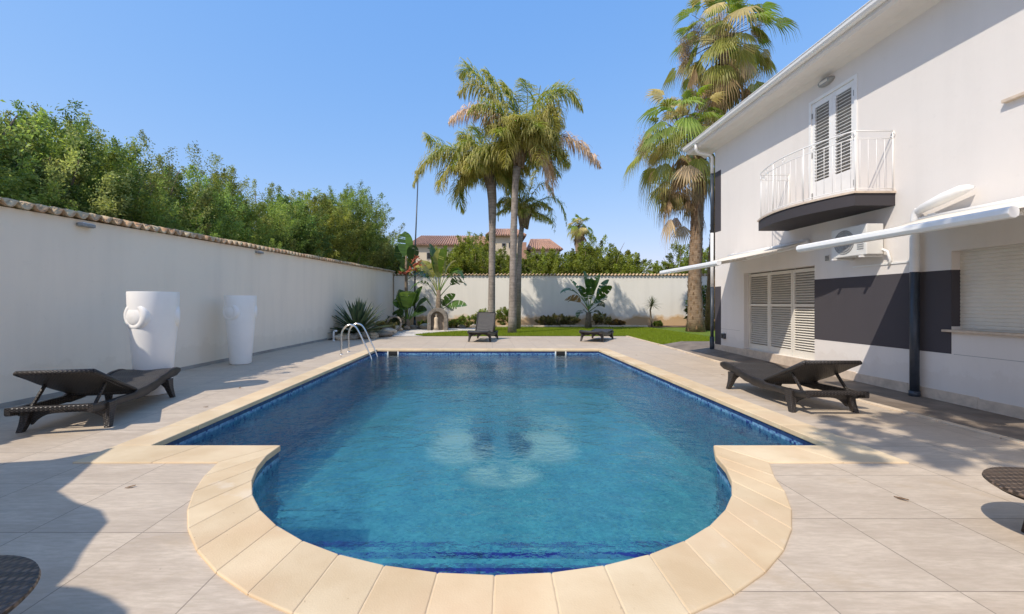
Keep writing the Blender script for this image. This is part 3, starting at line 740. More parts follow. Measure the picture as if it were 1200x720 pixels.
# awnings
def awning(ya, yb_, label, slack=0):
    zb_, zw = 1.565*H, 1.87*H; xb = 3.275*H
    t = thing('awning', (XW-.1, (ya+yb_)/2, zw), label, 'awning', 'awnings on the house')
    m = MB(); vs = []; n = 10
    for i in range(n+1):
        s = i/n; x = XW-.08 + (xb-XW+.08)*s; z = zw+.02 + (zb_+.03-zw-.02)*s - .035*math.sin(PI*s)
        for k in range(9): vs.append((x, ya+(yb_-ya)*k/8, z - .008*math.sin(PI*k/8)))
    m.add(vs, [(i*9+k, i*9+k+1, (i+1)*9+k+1, (i+1)*9+k) for i in range(n) for k in range(8)])
    o = m.build('fabric', M['awning_fabric'], t, smooth=True); so = o.modifiers.new('s', 'SOLIDIFY'); so.thickness = .004
    prof = [(-.055,-.01),(-.05,.035),(-.02,.055),(.03,.05),(.05,.02),(.045,-.03),(.01,-.05),(-.03,-.045)]
    m = MB(); n = len(prof); vs = [(xb+x, y, zb_+z) for y in (ya-.02, yb_+.02) for x, z in prof]
    m.add(vs, [tuple(range(n)), tuple(range(2*n-1, n-1, -1))] + [(i, i+n, (i+1)%n+n, (i+1)%n) for i in range(n)])
    m.build('front_bar', M['white_metal'], t, bevel=.006)
    MB().tube([(XW-.09, ya, zw), (XW-.09, yb_, zw)], .045, 14).build('roller', M['white_metal'], t, smooth=True)
    for s, y in ((1, ya+.15), (-1, yb_-.15)):
        el = Vector((XW-.9, y+s*.55, zw-.28)); m = MB()
        m.bar((XW-.05, y, zw-.07), el, .05, .035); m.bar(el, (xb+.02, y+s*.02, zb_-.01), .05, .035)
        m.tube([el-Vector((0,0,.03)), el+Vector((0,0,.03))], .035, 10); m.build('arm', M['white_metal'], t, bevel=.006)
        MB().span((XW-.11, y-.05, zw-.12), (XW, y+.05, zw+.06)).build('bracket', M['white_metal'], t, bevel=.006)
awning(6.02*H, 7.97*H, 'extended cream awning over the louvred shutters, the farther of two')
awning(2.66*H, 4.45*H, 'extended cream awning over the roller shutter window, the nearer of two')

# ------------------------------------------------------------------ pots
def pot(loc, label, rot):
    t = thing('tall_pot', (0,0,0), label, 'planter', 'tall white pots along the garden wall')
    hh = 1.125*H; prof = [(.0,.0),(.195,.0),(.215,.01),(.225,.05),(.278,.7),(.318,1.2),(.33,hh-.02),(.326,hh),(.305,hh),(.30,hh-.05),(.27,.8),(0,.75)]
    MB().lathe(prof, n=56).build('body', M['pot'], t, smooth='auto')
    MB().lathe([(0,hh-.12),(.296,hh-.12)], n=32).build('inner_liner', M['soil'], t)
    for k in range(2):
        a = rot + k*math.radians(150); dr = Vector((math.cos(a), math.sin(a), 0)); R_ = dr.to_track_quat('Z', 'Y').to_matrix()
        kn = MB().lathe([(r_*1.1, z_) for r_, z_ in [(.20,-.16),(.205,-.02),(.20,.02),(.185,.045),(.155,.06),(.13,.062),(.122,.055),(.112,.062),(.08,.075),(0,.08)]], dr*.25+Vector((0,0,.86*H)), 36, R_)
        kn.build('round_boss', M['pot'], t, smooth=True)
    t.location = loc
    return t
pot(Vector((-3.68*H, 4.72*H, 0)), 'tall white tapered pot with round bosses, directly behind the left lounger', math.radians(256))
pot(Vector((-4.06*H, 7.05*H, 0)), 'tall white tapered pot with round bosses, farther one by the wall skirting', math.radians(252))
# tiny drain pipe
b = G(391, 400); pp = thing('pipe_stub', b, 'short white pipe stub with elbow at the foot of the wall beside the agave', 'pipe')
MB().tube([b, b+Vector((0,0,.30)), b+Vector((.02,0,.36)), b+Vector((.09,0,.38)), b+Vector((.12,0,.35))], .035, 12).build('elbow_pipe', M['white_paint'], pp, smooth=True)
MB().tube([b, b+Vector((0,0,.04))], .05, 12).build('collar', M['white_paint'], pp, smooth=True)

# ------------------------------------------------------------------ ladder
lad = thing('pool_ladder', G(400, 414), 'polished steel pool ladder with two curved handrails at the far left', 'pool ladder')
for k, (bxp, byp) in enumerate(((400, 415.5), (408.5, 412.5))):
    g0 = G(bxp, byp); g0.z = 0; x1 = XL+.10
    pts = [g0]; top = .82 if True else 0
    y = g0.y
    pts += [g0+Vector((0,0,.25)), g0+Vector((.0,0,.52)), g0+Vector((.05,0,.68)), g0+Vector((.16,0,.79)), g0+Vector((.30,0,.80)), g0+Vector((.43,0,.70))]
    e = Vector((x1+.02, y, -.10)); pts += [g0.lerp(e, .0)*0 + Vector((g0.x+.43+(e.x-g0.x-.43)*.5, y, .32)), e, Vector((x1+.08, y, -.5)), Vector((x1+.08, y, -.95))]
    # smooth with Catmull-Rom
    sm = []
    for i in range(len(pts)-1):
        p0, p1, p2, p3 = pts[max(i-1,0)], pts[i], pts[i+1], pts[min(i+2, len(pts)-1)]
        for q in range(5):
            t = q/5; sm.append(.5*((2*p1)+(p2-p0)*t+(2*p0-5*p1+4*p2-p3)*t*t+(3*p1-p0-3*p2+p3)*t**3))
    sm.append(pts[-1])
    ro = MB().tube(sm, .024, 12).build('handrail', M['steel'], lad, smooth=True)
    MB().lathe([(0,.016),(.03,.016),(.055,.004),(.055,0)], g0, 18).build('flange', M['steel'], ro, smooth=True)
ya_, yb_ = G(400, 415.5).y, G(408.5, 412.5).y
for z in (-.35, -.6, -.85): MB().box((XL+.17, (ya_+yb_)/2, z), (.09, abs(yb_-ya_), .03)).build('tread', M['steel'], lad, bevel=.008)

# ------------------------------------------------------------------ loungers
def copy_tree(o, parent=None):
    c = o.copy(); COL.objects.link(c); c.parent = parent
    for ch in list(o.children): copy_tree(ch, c)
    return c
SP = [(0,.33),(.12,.312),(.45,.295),(.80,.285),(1.05,.29),(1.25,.315),(1.5,.365),(1.75,.405),(1.9,.41),(2.0,.385)]  # side rail profile: head at 0, foot at 2
def prof(x, P=SP):
    for (a, za), (b, zb) in zip(P, P[1:]):
        if x <= b:
            s = (x-a)/(b-a); s = s*s*(3-2*s); return za+(zb-za)*s
    return P[-1][1]
def lounger(angle, label):
    t = thing('sun_lounger', (0,0,0), label, 'sun lounger', 'wicker sun loungers round the pool')
    W2 = .335; hx = .86
    # side rails
    for sy in (-1, 1):
        m = MB(); vs = []; xs = [2.0*i/40 for i in range(41)]
        for x in xs:
            z = prof(x); deep = .125 if x > hx-.02 else .085
            if x > hx-.02: zt = z+.012
            else: zt = z-.015
            if x > 1.9: deep = .125-(x-1.9)*.6
            yo, yi = sy*(W2+.035), sy*(W2-.015)
            vs += [(x, yo-sy*.008, zt), (x, yo, zt-.015), (x, yo, zt-deep+.015), (x, yo-sy*.01, zt-deep), (x, yi, zt-deep), (x, yi, zt)]
        n = 6; fs = [(i*n+k, i*n+(k+1)%n, (i+1)*n+(k+1)%n, (i+1)*n+k) for i in range(40) for k in range(n)] + [tuple(range(n)), tuple(40*n+k for k in range(n))]
        m.add(vs, fs).build('side_rail', M['wicker'], t, smooth='auto')
    # seat
    m = MB(); xs = [hx+.0+(1.98-hx)*i/26 for i in range(27)]; vs = []
    for x in xs:
        z = prof(x)+.002
        vs += [(x, -W2+.014, z), (x, 0, z-.008), (x, W2-.014, z), (x, W2-.014, z-.03), (x, -W2+.014, z-.03)]
    m.add(vs, [(i*5+k, i*5+(k+1)%5, (i+1)*5+(k+1)%5, (i+1)*5+k) for i in range(26) for k in range(5)] + [(0,1,2,3,4), tuple(26*5+k for k in range(5))])
    m.build('seat', M['wicker_seat'], t, smooth='auto')
    # head crossbar and foot roll
    MB().box((.03, 0, .29), (.07, 2*W2, .05)).build('crossbar', M['wicker'], t, bevel=.012)
    MB().tube([(1.985, -W2, .365), (1.985, W2, .365)], .026, 12).build('foot_roll', M['wicker'], t, smooth=True)
    # backrest
    bl = .86; ca, sa = math.cos(angle), math.sin(angle); z0 = prof(hx)+.012
    def bp(s, y, n_): return (hx - s*ca - n_*sa*-1*0 + n_*sa, y, z0 + s*sa + n_*ca)
    m = MB(); vs = []; ns = 12
    for i in range(ns+1):
        s = bl*i/ns; crv = .035*math.sin(PI*i/ns)*(-1)
        w_ = W2-.012
        for y, nn in ((-w_, .018), (0, .010), (w_, .018), (w_+.004, 0), (w_, -.022), (-w_, -.022), (-w_-.004, 0)):
            vs.append(bp(s, y, nn+crv*.5))
    k7 = 7
    m.add(vs, [(i*k7+k, i*k7+(k+1)%k7, (i+1)*k7+(k+1)%k7, (i+1)*k7+k) for i in range(ns) for k in range(k7)] + [tuple(range(k7)), tuple(ns*k7+k for k in range(k7))])
    m.build('backrest', M['wicker_seat'], t, bevel=.0, smooth='auto')
    m = MB()
    for a, b in (((0,-W2+.01),(bl,-W2+.01)), ((0,W2-.01),(bl,W2-.01)), ((bl,-W2+.01),(bl,W2-.01))):
        m.tube([bp(a[0], a[1], -.002), bp(b[0], b[1], -.002)], .027, 10)
    m.build('backrest_frame', M['wicker'], t, smooth=True)
    if angle > .1:
        for sy in (-1, 1):
            m = MB(); m.bar(bp(.50, sy*(W2-.06), -.02), (.20, sy*(W2-.06), .27), .022, .035); m.build('strut', M['wicker'], t, bevel=.004)
        MB().tube([(.20, -W2+.03, .27), (.20, W2-.03, .27)], .014, 8).build('strut_bar', M['dark_metal'], t, smooth=True)
    # legs
    def leg(x, sy, dirx):
        m = MB(); vs = []; secs = []
        for i in range(9):
            s = i/8; z = .0 + s*.285
            cxx = x + dirx*(.075*(1-s)**1.6); cy = sy*(W2+.015+.035*(1-s)**1.5)
            w1_ = .034+.045*s**1.4; w2_ = .026+.018*s
            secs.append([(cxx-w1_, cy-w2_, z), (cxx+w1_, cy-w2_, z), (cxx+w1_, cy+w2_, z), (cxx-w1_, cy+w2_, z)])
        vs = [v for s in secs for v in s]
        m.add(vs, [(i*4+k, i*4+(k+1)%4, (i+1)*4+(k+1)%4, (i+1)*4+k) for i in range(8) for k in range(4)] + [(3,2,1,0), (32,33,34,35)])
        o = m.build('leg', M['wicker'], t, bevel=.006)
        MB().box((x+dirx*.075, sy*(W2+.05), .0045), (.05,.04,.009)).build('foot_pad', M['rubber'], o)
    for sy in (-1, 1): leg(.30, sy, -1); leg(1.64, sy, 1)
    for x in (.30, 1.64):   # arched apron between a pair of legs
        m = MB(); vs = []; n = 18; zt = prof(x)-.05
        for i in range(n+1):
            y = -W2 + 2*W2*i/n; q = abs(y)/W2; zb_ = zt-.075-.12*q**4
            vs += [(x-.02, y, zt), (x+.02, y, zt), (x+.02, y, zb_), (x-.02, y, zb_)]
        m.add(vs, [(i*4+k, i*4+(k+1)%4, (i+1)*4+(k+1)%4, (i+1)*4+k) for i in range(n) for k in range(4)] + [(0,1,2,3), tuple(n*4+k for k in range(4))])
        m.build('apron', M['wicker'], t, smooth='auto')
    for sy in (-1, 1):
        m = MB(); m.lathe([(0,-.02),(.028,-.02),(.038,-.012),(.038,.012),(.028,.02),(0,.02)], (.13, sy*(W2-.02), .235), 18, Matrix.Rotation(PI/2, 3, 'X')); m.bar((.13, sy*(W2-.02), .235), (.22, sy*(W2-.02), .27), .03, .03)
        m.build('roller', M['rubber'], t, smooth='auto')
    MB().bar((1.0,-W2,.235), (1.0,W2,.235), .05, .03).build('seat_support', M['wicker'], t)
    return t
def place(t, hp_, fp_):      # mid points between head legs / foot legs (x .225 and 1.715)
    hp_, fp_ = Vector(hp_), Vector(fp_); d = (fp_-hp_); a = math.atan2(d.y, d.x); c = (hp_+fp_)/2
    t.rotation_euler.z = a; L = .97
    k_ = 1.06 if fp_.x < -1 else 1.0; t.scale = (k_, 1.04, 1); L *= k_
    t.location = (c.x-math.cos(a)*L, c.y-math.sin(a)*L, 0)
l1 = lounger(math.radians(25), 'dark wicker sun lounger with raised back in front of the tall pots')
place(l1, ((-3.53-3.11)/2*H, (3.28+3.40)/2*H), (-3.62*H, 4.50*H))
l2 = copy_tree(l1); tag(l2, 'dark wicker sun lounger with raised back on the right deck beside the house')
place(l2, (3.09*H, 3.865*H), (3.11*H, 5.02*H))
l3 = lounger(math.radians(58), 'sun lounger with steep raised back before the two tall palm trunks')
hpx = G(578, 396); place(l3, (-.05*H+.12, 12.05*H), (-.18*H, 11.0*H))
l4 = lounger(math.radians(4), 'wicker sun lounger with its back laid flat at the far right pool corner')
place(l4, (3.20*H+.1, 12.0*H), (2.72*H, 11.05*H))

# ------------------------------------------------------------------ wicker tables
def table(u, w, label):
    t = thing('side_table', (0,0,0), label, 'side table', 'round wicker side tables'); ht = .225*H; r = .28*H
    MB().lathe([(0,ht-.03),(r-.05,ht-.035),(r-.012,ht-.028),(r,ht-.015),(r-.004,ht-.003),(r-.02,ht),(0,ht)], n=64).build('tabletop', M['wicker_brown'], t, smooth='auto')
    m = MB(); m.lathe([(r-.06,ht-.03),(r-.045,ht-.05),(r-.07,ht-.05),(r-.08,ht-.03)], n=48); m.build('apron', M['wicker_brown'], t, smooth='auto')
    for k in range(4):
        a = PI/4+k*PI/2; d = Vector((math.cos(a), math.sin(a), 0))
        MB().tube([d*(r-.2)+Vector((0,0,ht-.035)), d*(r-.2)+Vector((0,0,ht*.5)), d*(r-.17)], [.022,.018,.015], 10).build('leg', M['wicker_brown'], t, smooth=True)
    t.location = (u*H, w*H, 0); return t
table(2.46, 1.75, 'round brown wicker side table cut by the right edge')
t2 = table(-1.49, 1.04, 'round brown wicker side table at the lower left corner')

# ------------------------------------------------------------------ vegetation helpers
def nrm_(a): return a/np.maximum(1e-9, np.linalg.norm(a, axis=-1, keepdims=True))
def leaves(P, Dr, L, Wd, curl=.25):
    """rhombic leaves at P along Dr"""
    n = len(P); r = rng.normal(size=(n,3)); s = nrm_(np.cross(Dr, r)); L = L[:,None]; Wd = Wd[:,None]
    mid = P + Dr*L*.45; tipd = Dr + np.array([0,0,-curl])
    return np.stack([P, mid + s*Wd*.5, P + tipd*L, mid - s*Wd*.5], 1)
def crown(name, parent, lobes, ntuft, nleaf, leafL, leafW, col, spire=.5, dark=.6, spread=.22, mat='leaf', colvar=(.05,.03,0), clip=None):
    Vs, Cs = [], []
    tot = sum(l[3]*l[4]*l[5] for l in lobes)**1.0
    vols = [l[3]*l[4]*l[5] for l in lobes]
    for l, vol in zip(lobes, vols):
        c = np.array(l[:3]); R_ = np.array(l[3:6]); nt_ = max(6, int(ntuft*vol/tot))
        d = nrm_(rng.normal(size=(nt_,3))); rad = rng.uniform(.35, 1.0, (nt_,1))**.55
        T = c + d*rad*R_
        dirs = nrm_(d*.7 + np.array([0,0,.8]) + rng.normal(0,.25,(nt_,3)))
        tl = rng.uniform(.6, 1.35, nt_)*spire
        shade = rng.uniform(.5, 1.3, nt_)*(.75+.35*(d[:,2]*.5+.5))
        for i in range(nt_):
            k = nleaf; s = rng.random(k)**.8
            ax_ = T[i] + dirs[i]*(s*tl[i])[:,None]
            P = ax_ + rng.normal(0, 1, (k,3))*(spread*tl[i]*(1.05-s*.85))[:,None]
            Dv = nrm_(dirs[i]*.9 + rng.normal(0,.55,(k,3)))
            Vs.append(leaves(P, Dv, leafL*rng.uniform(.6,1.2,k), leafW*rng.uniform(.7,1.2,k)))
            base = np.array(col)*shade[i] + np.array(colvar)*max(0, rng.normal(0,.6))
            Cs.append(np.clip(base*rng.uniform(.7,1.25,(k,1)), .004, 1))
    V_, C_ = np.concatenate(Vs), np.concatenate(Cs)
    if clip is not None: k_ = clip(V_.mean(1)); V_, C_ = V_[k_], C_[k_]
    return numesh(name, V_, None, C_, M[mat], parent)
def clip_walls(c):
    y = c[:,1]/H; xw = (-4.743+.035*y)*H - .42; low = c[:,2] < (1.0+1.4)*H+.15
    return ~((c[:,0] > xw) & low & (c[:,0] < xw+1.4) & (y < 19)) & ~((y < BW/H+.32) & (y > BW/H-1) & low) & ((c[:,0] < xw+.9) | (y > 19))
def tree(base, top, rx, label, cat='tree', group=None, name='bushy_tree', nt_=150, nl=90, col=(.10,.155,.028), ll=.085, lw_=.022, low=.35, ry=None):
    base = Vector(base); h = top-base.z; t = thing(name, base, label, cat, group)
    m = MB(); k = random.uniform(-.2,.2)
    tr = [base, base+Vector((k*.3,.1,h*.25)), base+Vector((k*.6,.0,h*.5)), base+Vector((k,.05,h*.8))]
    m.tube(tr, [.11,.09,.06,.02], 9)
    for j in range(6):
        a = random.uniform(0, 2*PI); s0 = random.uniform(.2,.55); p0 = base+Vector((k*s0,0,h*s0)); m.tube([p0, p0+Vector((math.cos(a)*rx*.35, math.sin(a)*rx*.35, h*.14)), p0+Vector((math.cos(a)*rx*.6, math.sin(a)*rx*.6, h*.34))], [.045,.03,.01], 6)
    m.build('trunk', M['bark'], t, smooth=True)
    lobes = []; ry = ry or rx
    for j in range(6):
        a = 2*PI*j/6 + random.uniform(-.4,.4); q = random.uniform(.35,.6)
        zc = base.z + h*random.uniform(low+.05, .72); rr_ = rx*random.uniform(.48,.68)
        lobes.append((base.x+math.cos(a)*rx*q, base.y+math.sin(a)*ry*q, zc, rr_, rr_*ry/rx, h*random.uniform(.15,.22)))
    lobes.append((base.x, base.y, base.z+h*.77, rx*.42, ry*.42, h*.14)); lobes.append((base.x, base.y, base.z+h*(low+.15), rx*.7, ry*.7, h*.2))
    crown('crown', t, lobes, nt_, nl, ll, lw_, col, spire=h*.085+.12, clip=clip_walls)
    return t
# trees behind the left wall: (photo x, top y, X in plan, half width)
LT = [(-90, 60, -6.0, 1.7, .9), (-20, 84, -5.9, 1.6, 1), (45, 118, -6.0, 1.35, .85), (92, 128, -6.6, 1.4, 1.1), (128, 150, -5.8, 1.3, 1.0), (165, 152, -6.4, 1.4, .8), (208, 190, -5.9, 1.2, 1.15),
      (240, 176, -6.2, 1.3, .8), (275, 206, -5.8, 1.3, 1.05), (305, 206, -6.2, 1.6, .9), (335, 226, -5.8, 1.5, 1.1), (365, 214, -6.0, 1.9, 1.1), (402, 208, -5.7, 2.1, 1.0), (432, 236, -5.5, 2.0, .95), (452, 276, -5.3, 1.9, .85)]
kinds = ['loose bright green', 'dense dark green', 'feathery olive green', 'tall rounded green']
for i, (px, py, X_, rx, br) in enumerate(LT):
    w = X_*F/(px-CX); top = (1+(HY-py)/F*w)*H
    kd = random.uniform(.8, 1.25)*br; col = [(.26,.345,.09), (.32,.36,.125), (.22,.32,.09), (.34,.38,.10)][i % 4]; col = tuple(c*kd for c in col)
    place_ = ['beyond the left wall at the left edge of the view', 'beyond the left wall above the left lounger', 'beyond the left wall, third from the left edge', 'beyond the left wall, above the nearer wall light', 'beyond the wall, just right of the nearer wall light', 'beyond the wall above the nearer tall pot', 'beyond the wall between the two tall pots', 'with two upright tips beyond the wall right of the nearer pot', 'beyond the wall above the farther tall pot', 'beyond the wall above the farther wall light', 'low in the row right of the farther wall light', 'with golden leaf tips in the middle of the far row', 'with the tallest tip of the far row', 'sloping down toward the far wall corner', 'lowest and last in the row at the wall corner'][i]
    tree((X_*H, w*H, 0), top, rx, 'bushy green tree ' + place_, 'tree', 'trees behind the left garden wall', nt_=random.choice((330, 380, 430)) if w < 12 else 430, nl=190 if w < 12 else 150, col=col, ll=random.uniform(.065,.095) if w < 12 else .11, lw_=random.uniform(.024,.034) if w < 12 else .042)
# trees behind back wall: (px, top y, plan depth, half width)
BT = [(470, 296, 20.5, 1.5, 'low green shrub tree behind the tall flowering plant in the corner'), (520, 288, 21.5, 2.3, 'low tree behind the back wall under the cream villa'), (553, 268, 21, 1.9, 'dense green tree left of the paired palm trunks behind the back wall'), (585, 290, 22, 1.6, 'green tree directly behind the palm trunks beyond the wall'),
      (634, 290, 21.5, 2.4, 'low olive tree right of the palm trunks beyond the back wall'), (657, 292, 21.5, 1.7, 'tree beside the small distant fan palm beyond the back wall'), (704, 274, 21, 2.6, 'wide tree behind the giant leaf plant beyond the back wall'), (738, 294, 21.5, 2.2, 'low tree sloping down behind the back wall above the small yucca'), (775, 306, 23, 1.3, 'smallest olive tree beyond the back wall next to the awning tip'), (686, 286, 20.6, 1.8, 'rounded olive tree just right of the small distant fan palm'), (722, 288, 20.8, 1.8, 'rounded green tree above the back wall between two wide ones'), (606, 296, 20.4, 1.6, 'green tree under the villa pavilion beyond the back wall'), (796, 284, 21, 1.8, 'tree left of the thick fan palm trunk beyond the back wall'), (850, 284, 22, 2.2, 'tree hidden behind the house corner beyond the back wall')]
for px, py, w, rx, lab in BT:
    top = (1+(HY-py)/F*w)*H; br = random.uniform(.85, 1.1)
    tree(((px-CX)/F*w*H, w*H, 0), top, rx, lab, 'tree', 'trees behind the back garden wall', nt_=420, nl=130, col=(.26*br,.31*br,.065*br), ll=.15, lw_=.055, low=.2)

# ---- palms
def bez(a, b, c, n):
    return [a*(1-t)**2 + b*2*t*(1-t) + c*t*t for t in (i/n for i in range(n+1))]
def frond_np(pts, leafL, n, width, droop, col, tipcol, Vs, Cs):
    P = np.array([tuple(p) for p in pts]); T = nrm_(np.gradient(P, axis=0)); m_ = len(P)
    t = np.repeat(np.linspace(.10, 1.0, n), 2); sgn = np.tile([1,-1], n).astype(float)
    idx = t*(m_-1); i0 = np.clip(idx.astype(int), 0, m_-2); fr = (idx-i0)[:,None]
    p = P[i0]*(1-fr) + P[i0+1]*fr; d = nrm_(T[i0]*(1-fr)+T[i0+1]*fr)
    up = np.array([0,0,1.0]); s = nrm_(np.cross(d, up)+1e-6)
    k = len(t)
    dr = nrm_(s*sgn[:,None]*.70 + d*.50 + up*rng.uniform(-.75,.40,(k,1)) + rng.normal(0,.16,(k,3)))
    L = (leafL*np.sin(np.clip(t*.9+.12,0,1)*PI)**.5*rng.uniform(.75,1.1,k))[:,None]
    mid = p + dr*L*.42; d2 = nrm_(dr + np.array([0,0,-droop*1.0])); p2 = mid + d2*L*.38; d3 = nrm_(dr*.35 + np.array([0,0,-droop*1.5-.05])); p3 = p2 + d3*L*.3
    wv = nrm_(np.cross(dr, up)+rng.normal(0,.25,(k,3)))*width/2
    Vs.append(np.stack([p-wv*.6, p+wv*.6, mid+wv, mid-wv], 1)); Vs.append(np.stack([mid-wv, mid+wv, p2+wv*.8, p2-wv*.8], 1)); Vs.append(np.stack([p2-wv*.8, p2+wv*.8, p3+wv*.1, p3-wv*.1], 1))
    c = np.array(col)*rng.uniform(.7,1.25,(k,1)); tc = np.array(tipcol)*rng.uniform(.8,1.2,(k,1))
    q = rng.random((k,1))*.5
    Cs += [c, c*(1-q)+tc*q, c*(.4)+tc*.6]
    # rachis
    for i in range(m_-1):
        a, b = P[i], P[i+1]; ww = .03*(1-i/m_)+.008; sv = s[0]*ww; uv = np.array([0,0,1])*ww*.6
        Vs.append(np.stack([a-sv, a+sv, b+sv, b-sv])[None]); Vs.append(np.stack([a-uv, a+uv, b+uv, b-uv])[None])
        Cs += [np.array([[.22,.19,.06]])*.8]*2
GRN, YEL, DRY = (.25,.31,.075), (.58,.50,.17), (.72,.54,.36)
def feather_palm(base, pts, rs, cc, Y, keyf, nrand, Lr, label, leafL=1.0, nleaf=80):
    t = thing('feather_palm', base, label, 'palm tree', 'feather palms on the lawn')
    MB().tube(pts, rs, 20).build('trunk', M['palm_trunk'], t, smooth=True)
    cc = Vector(cc)
    # leaf bases under the crown
    m = MB()
    for k in range(16):
        a = k*2.4; s0 = cc+Vector((math.cos(a)*.15, math.sin(a)*.15, -.85+k*.03)); m.tube([s0, s0+Vector((math.cos(a)*.12, math.sin(a)*.12, .55)), s0+Vector((math.cos(a)*.28, math.sin(a)*.28, .9))], [.09,.06,.03], 6)
    m.build('leaf_bases', M['bark'], t, smooth=True)
    Vs, Cs, Vd, Cd = [], [], [], []
    for (cx_, cy_, tx, ty, dy, kind) in keyf:
        c1 = D(cx_, cy_, Y+dy*.5); tp = D(tx, ty, Y+dy); c1 = c1*2 - (cc+tp)/2   # curve passes through (cx,cy)
        pts_ = bez(cc, c1, tp, 22)
        if kind == 'g': frond_np(pts_, leafL, nleaf, .036, .55, GRN, YEL, Vs, Cs)
        elif kind == 'y': frond_np(pts_, leafL, nleaf, .036, .7, tuple(.5*(a+b) for a, b in zip(GRN, YEL)), (.36,.30,.10), Vs, Cs)
        else: frond_np(pts_, leafL*1.0, int(nleaf*1.1), .04, 1.2, DRY, (.5,.38,.26), Vd, Cd)
    for k in range(nrand):
        a = k*2.39996+random.uniform(-.2,.2); el = math.radians(random.uniform(5, 80)); L_ = Lr*random.uniform(.75,1.05)
        d = Vector((math.cos(a)*math.cos(el), math.sin(a)*math.cos(el), math.sin(el)))
        hor = Vector((math.cos(a), math.sin(a), 0))
        tp = cc + hor*L_*(.45+.45*math.cos(el)) + Vector((0,0,L_*(math.sin(el)*.75-.42)))
        frond_np(bez(cc, cc+d*L_*.62, tp, 18), leafL, nleaf, .036, .6, GRN if k % 3 else tuple(.6*x+.4*y for x, y in zip(GRN, YEL)), YEL, Vs, Cs)
    numesh('crown', np.concatenate(Vs), None, np.concatenate(Cs), M['leaf'], t)
    if Vd: numesh('dry_fronds', np.concatenate(Vd), None, np.concatenate(Cd), M['dry'], t)
    return t
# palm B (right of the pair, nearer)
YB = 14.1*H; b = G(600, 391); YB = b.y
feather_palm(b, [D(600,392,YB), D(600.5,375,YB), D(601,330,YB), D(602,270,YB), D(604,215,YB), D(606,196,YB)], [.21,.19,.165,.155,.15,.19], D(608,176,YB), YB,
  [(570,106,535,112,.3,'y'), (562,92,538,92,.6,'g'), (566,128,524,146,-.5,'d'), (586,110,566,84,.5,'g'), (580,128,548,132,-.9,'g'), (632,118,664,106,.3,'g'), (652,108,684,133,-.5,'g'), (640,135,650,158,-1.2,'y'), (600,118,588,100,.5,'g'), (618,120,612,92,1,'g'), (662,160,706,199,-.2,'d'), (636,178,646,232,-.6,'d'), (590,138,566,150,1,'g'), (628,160,634,196,-1.6,'y'), (598,158,592,200,-1.5,'y'), (645,128,636,150,1.2,'y'), (626,140,664,150,1.2,'g'), (650,150,640,120,0,'y')],
  20, 2.9, 'right and thickest of the two tall feather palms, with long dry fronds on its right', nleaf=115)
# palm A
YA = 15.3*H
feather_palm(D(576,386,YA), [D(576,386,YA), D(576,365,YA), D(576.5,320,YA), D(577,270,YA), D(577,235,YA), D(574.5,205,YA)], [.20,.185,.165,.165,.22,.27], D(574,200,YA), YA,
  [(520,172,500,160,.2,'g'), (512,182,484,222,-.3,'y'), (530,175,500,190,-.9,'g'), (530,195,516,228,-1,'y'), (540,215,545,250,.6,'g'), (553,166,538,160,.4,'g'), (562,162,556,150,.8,'g'), (585,168,598,182,.6,'g'), (548,200,534,232,-.3,'y'), (600,200,618,238,.8,'g'), (590,205,600,235,-.6,'g'), (548,165,530,204,-1.2,'g')],
  16, 2.4, 'left of the two tall feather palms, leaning fronds toward the lamp post', nleaf=115)
# palm C behind
YCc = 16.2*H
feather_palm(D(607,386,YCc), [D(607,386,YCc), D(608,330,YCc), D(609,290,YCc), D(612,262,YCc)], [.15,.13,.12,.13], D(614,250,YCc), YCc,
  [(650,232,664,268,0,'g'), (636,215,652,240,-.4,'y'), (590,232,584,262,0,'g'), (640,240,650,275,.6,'g'), (604,222,592,212,0,'g'), (624,212,628,200,.4,'y')],
  18, 2.1, 'slim young feather palm tucked behind the two tall ones', leafL=.5, nleaf=55)

def fan_leaf(Vs, Cs, p, d, R_, col, droop, nseg=20, spread_=2.3):
    d = Vector(d).normalized(); up = Vector((0,0,1)); s = d.cross(up)
    if s.length < .1: s = Vector((1,0,0))
    s.normalize(); nn = s.cross(d); c = np.array(col)*random.uniform(.75,1.2)
    for k in range(nseg):
        a = (k/(nseg-1)-.5)*spread_; dv = d*math.cos(a)+s*math.sin(a); L_ = R_*(1-.25*abs(a)/1.2)*random.uniform(.9,1.08)
        da = spread_/nseg*.5
        e0 = d*math.cos(a-da)+s*math.sin(a-da); e1 = d*math.cos(a+da)+s*math.sin(a+da); fold = nn*(.02 if k % 2 else -.02)
        A = p+e0*L_*.12; B = p+e1*L_*.12; C_ = p+e1*L_*.55+fold-up*droop*.12*L_; D_ = p+e0*L_*.55-fold-up*droop*.12*L_
        w_ = .010; m1 = p+dv*L_*.80-up*droop*.38*L_; m2 = p+dv*L_*.93-up*droop*.85*L_
        sd = (e1-e0).normalized()*w_
        Vs.append(np.array([[A, B, C_, D_]])); Vs.append(np.array([[D_, C_, m1+sd*1.3, m1-sd*1.3]])); Vs.append(np.array([[m1-sd*1.2, m1+sd*1.2, m2+sd*.2, m2-sd*.2]]))
        cc = np.array([c*random.uniform(.8,1.2)]); Cs += [cc, cc*.9+np.array([.05,.04,.01]), cc*.6+np.array([.16,.12,.05])]
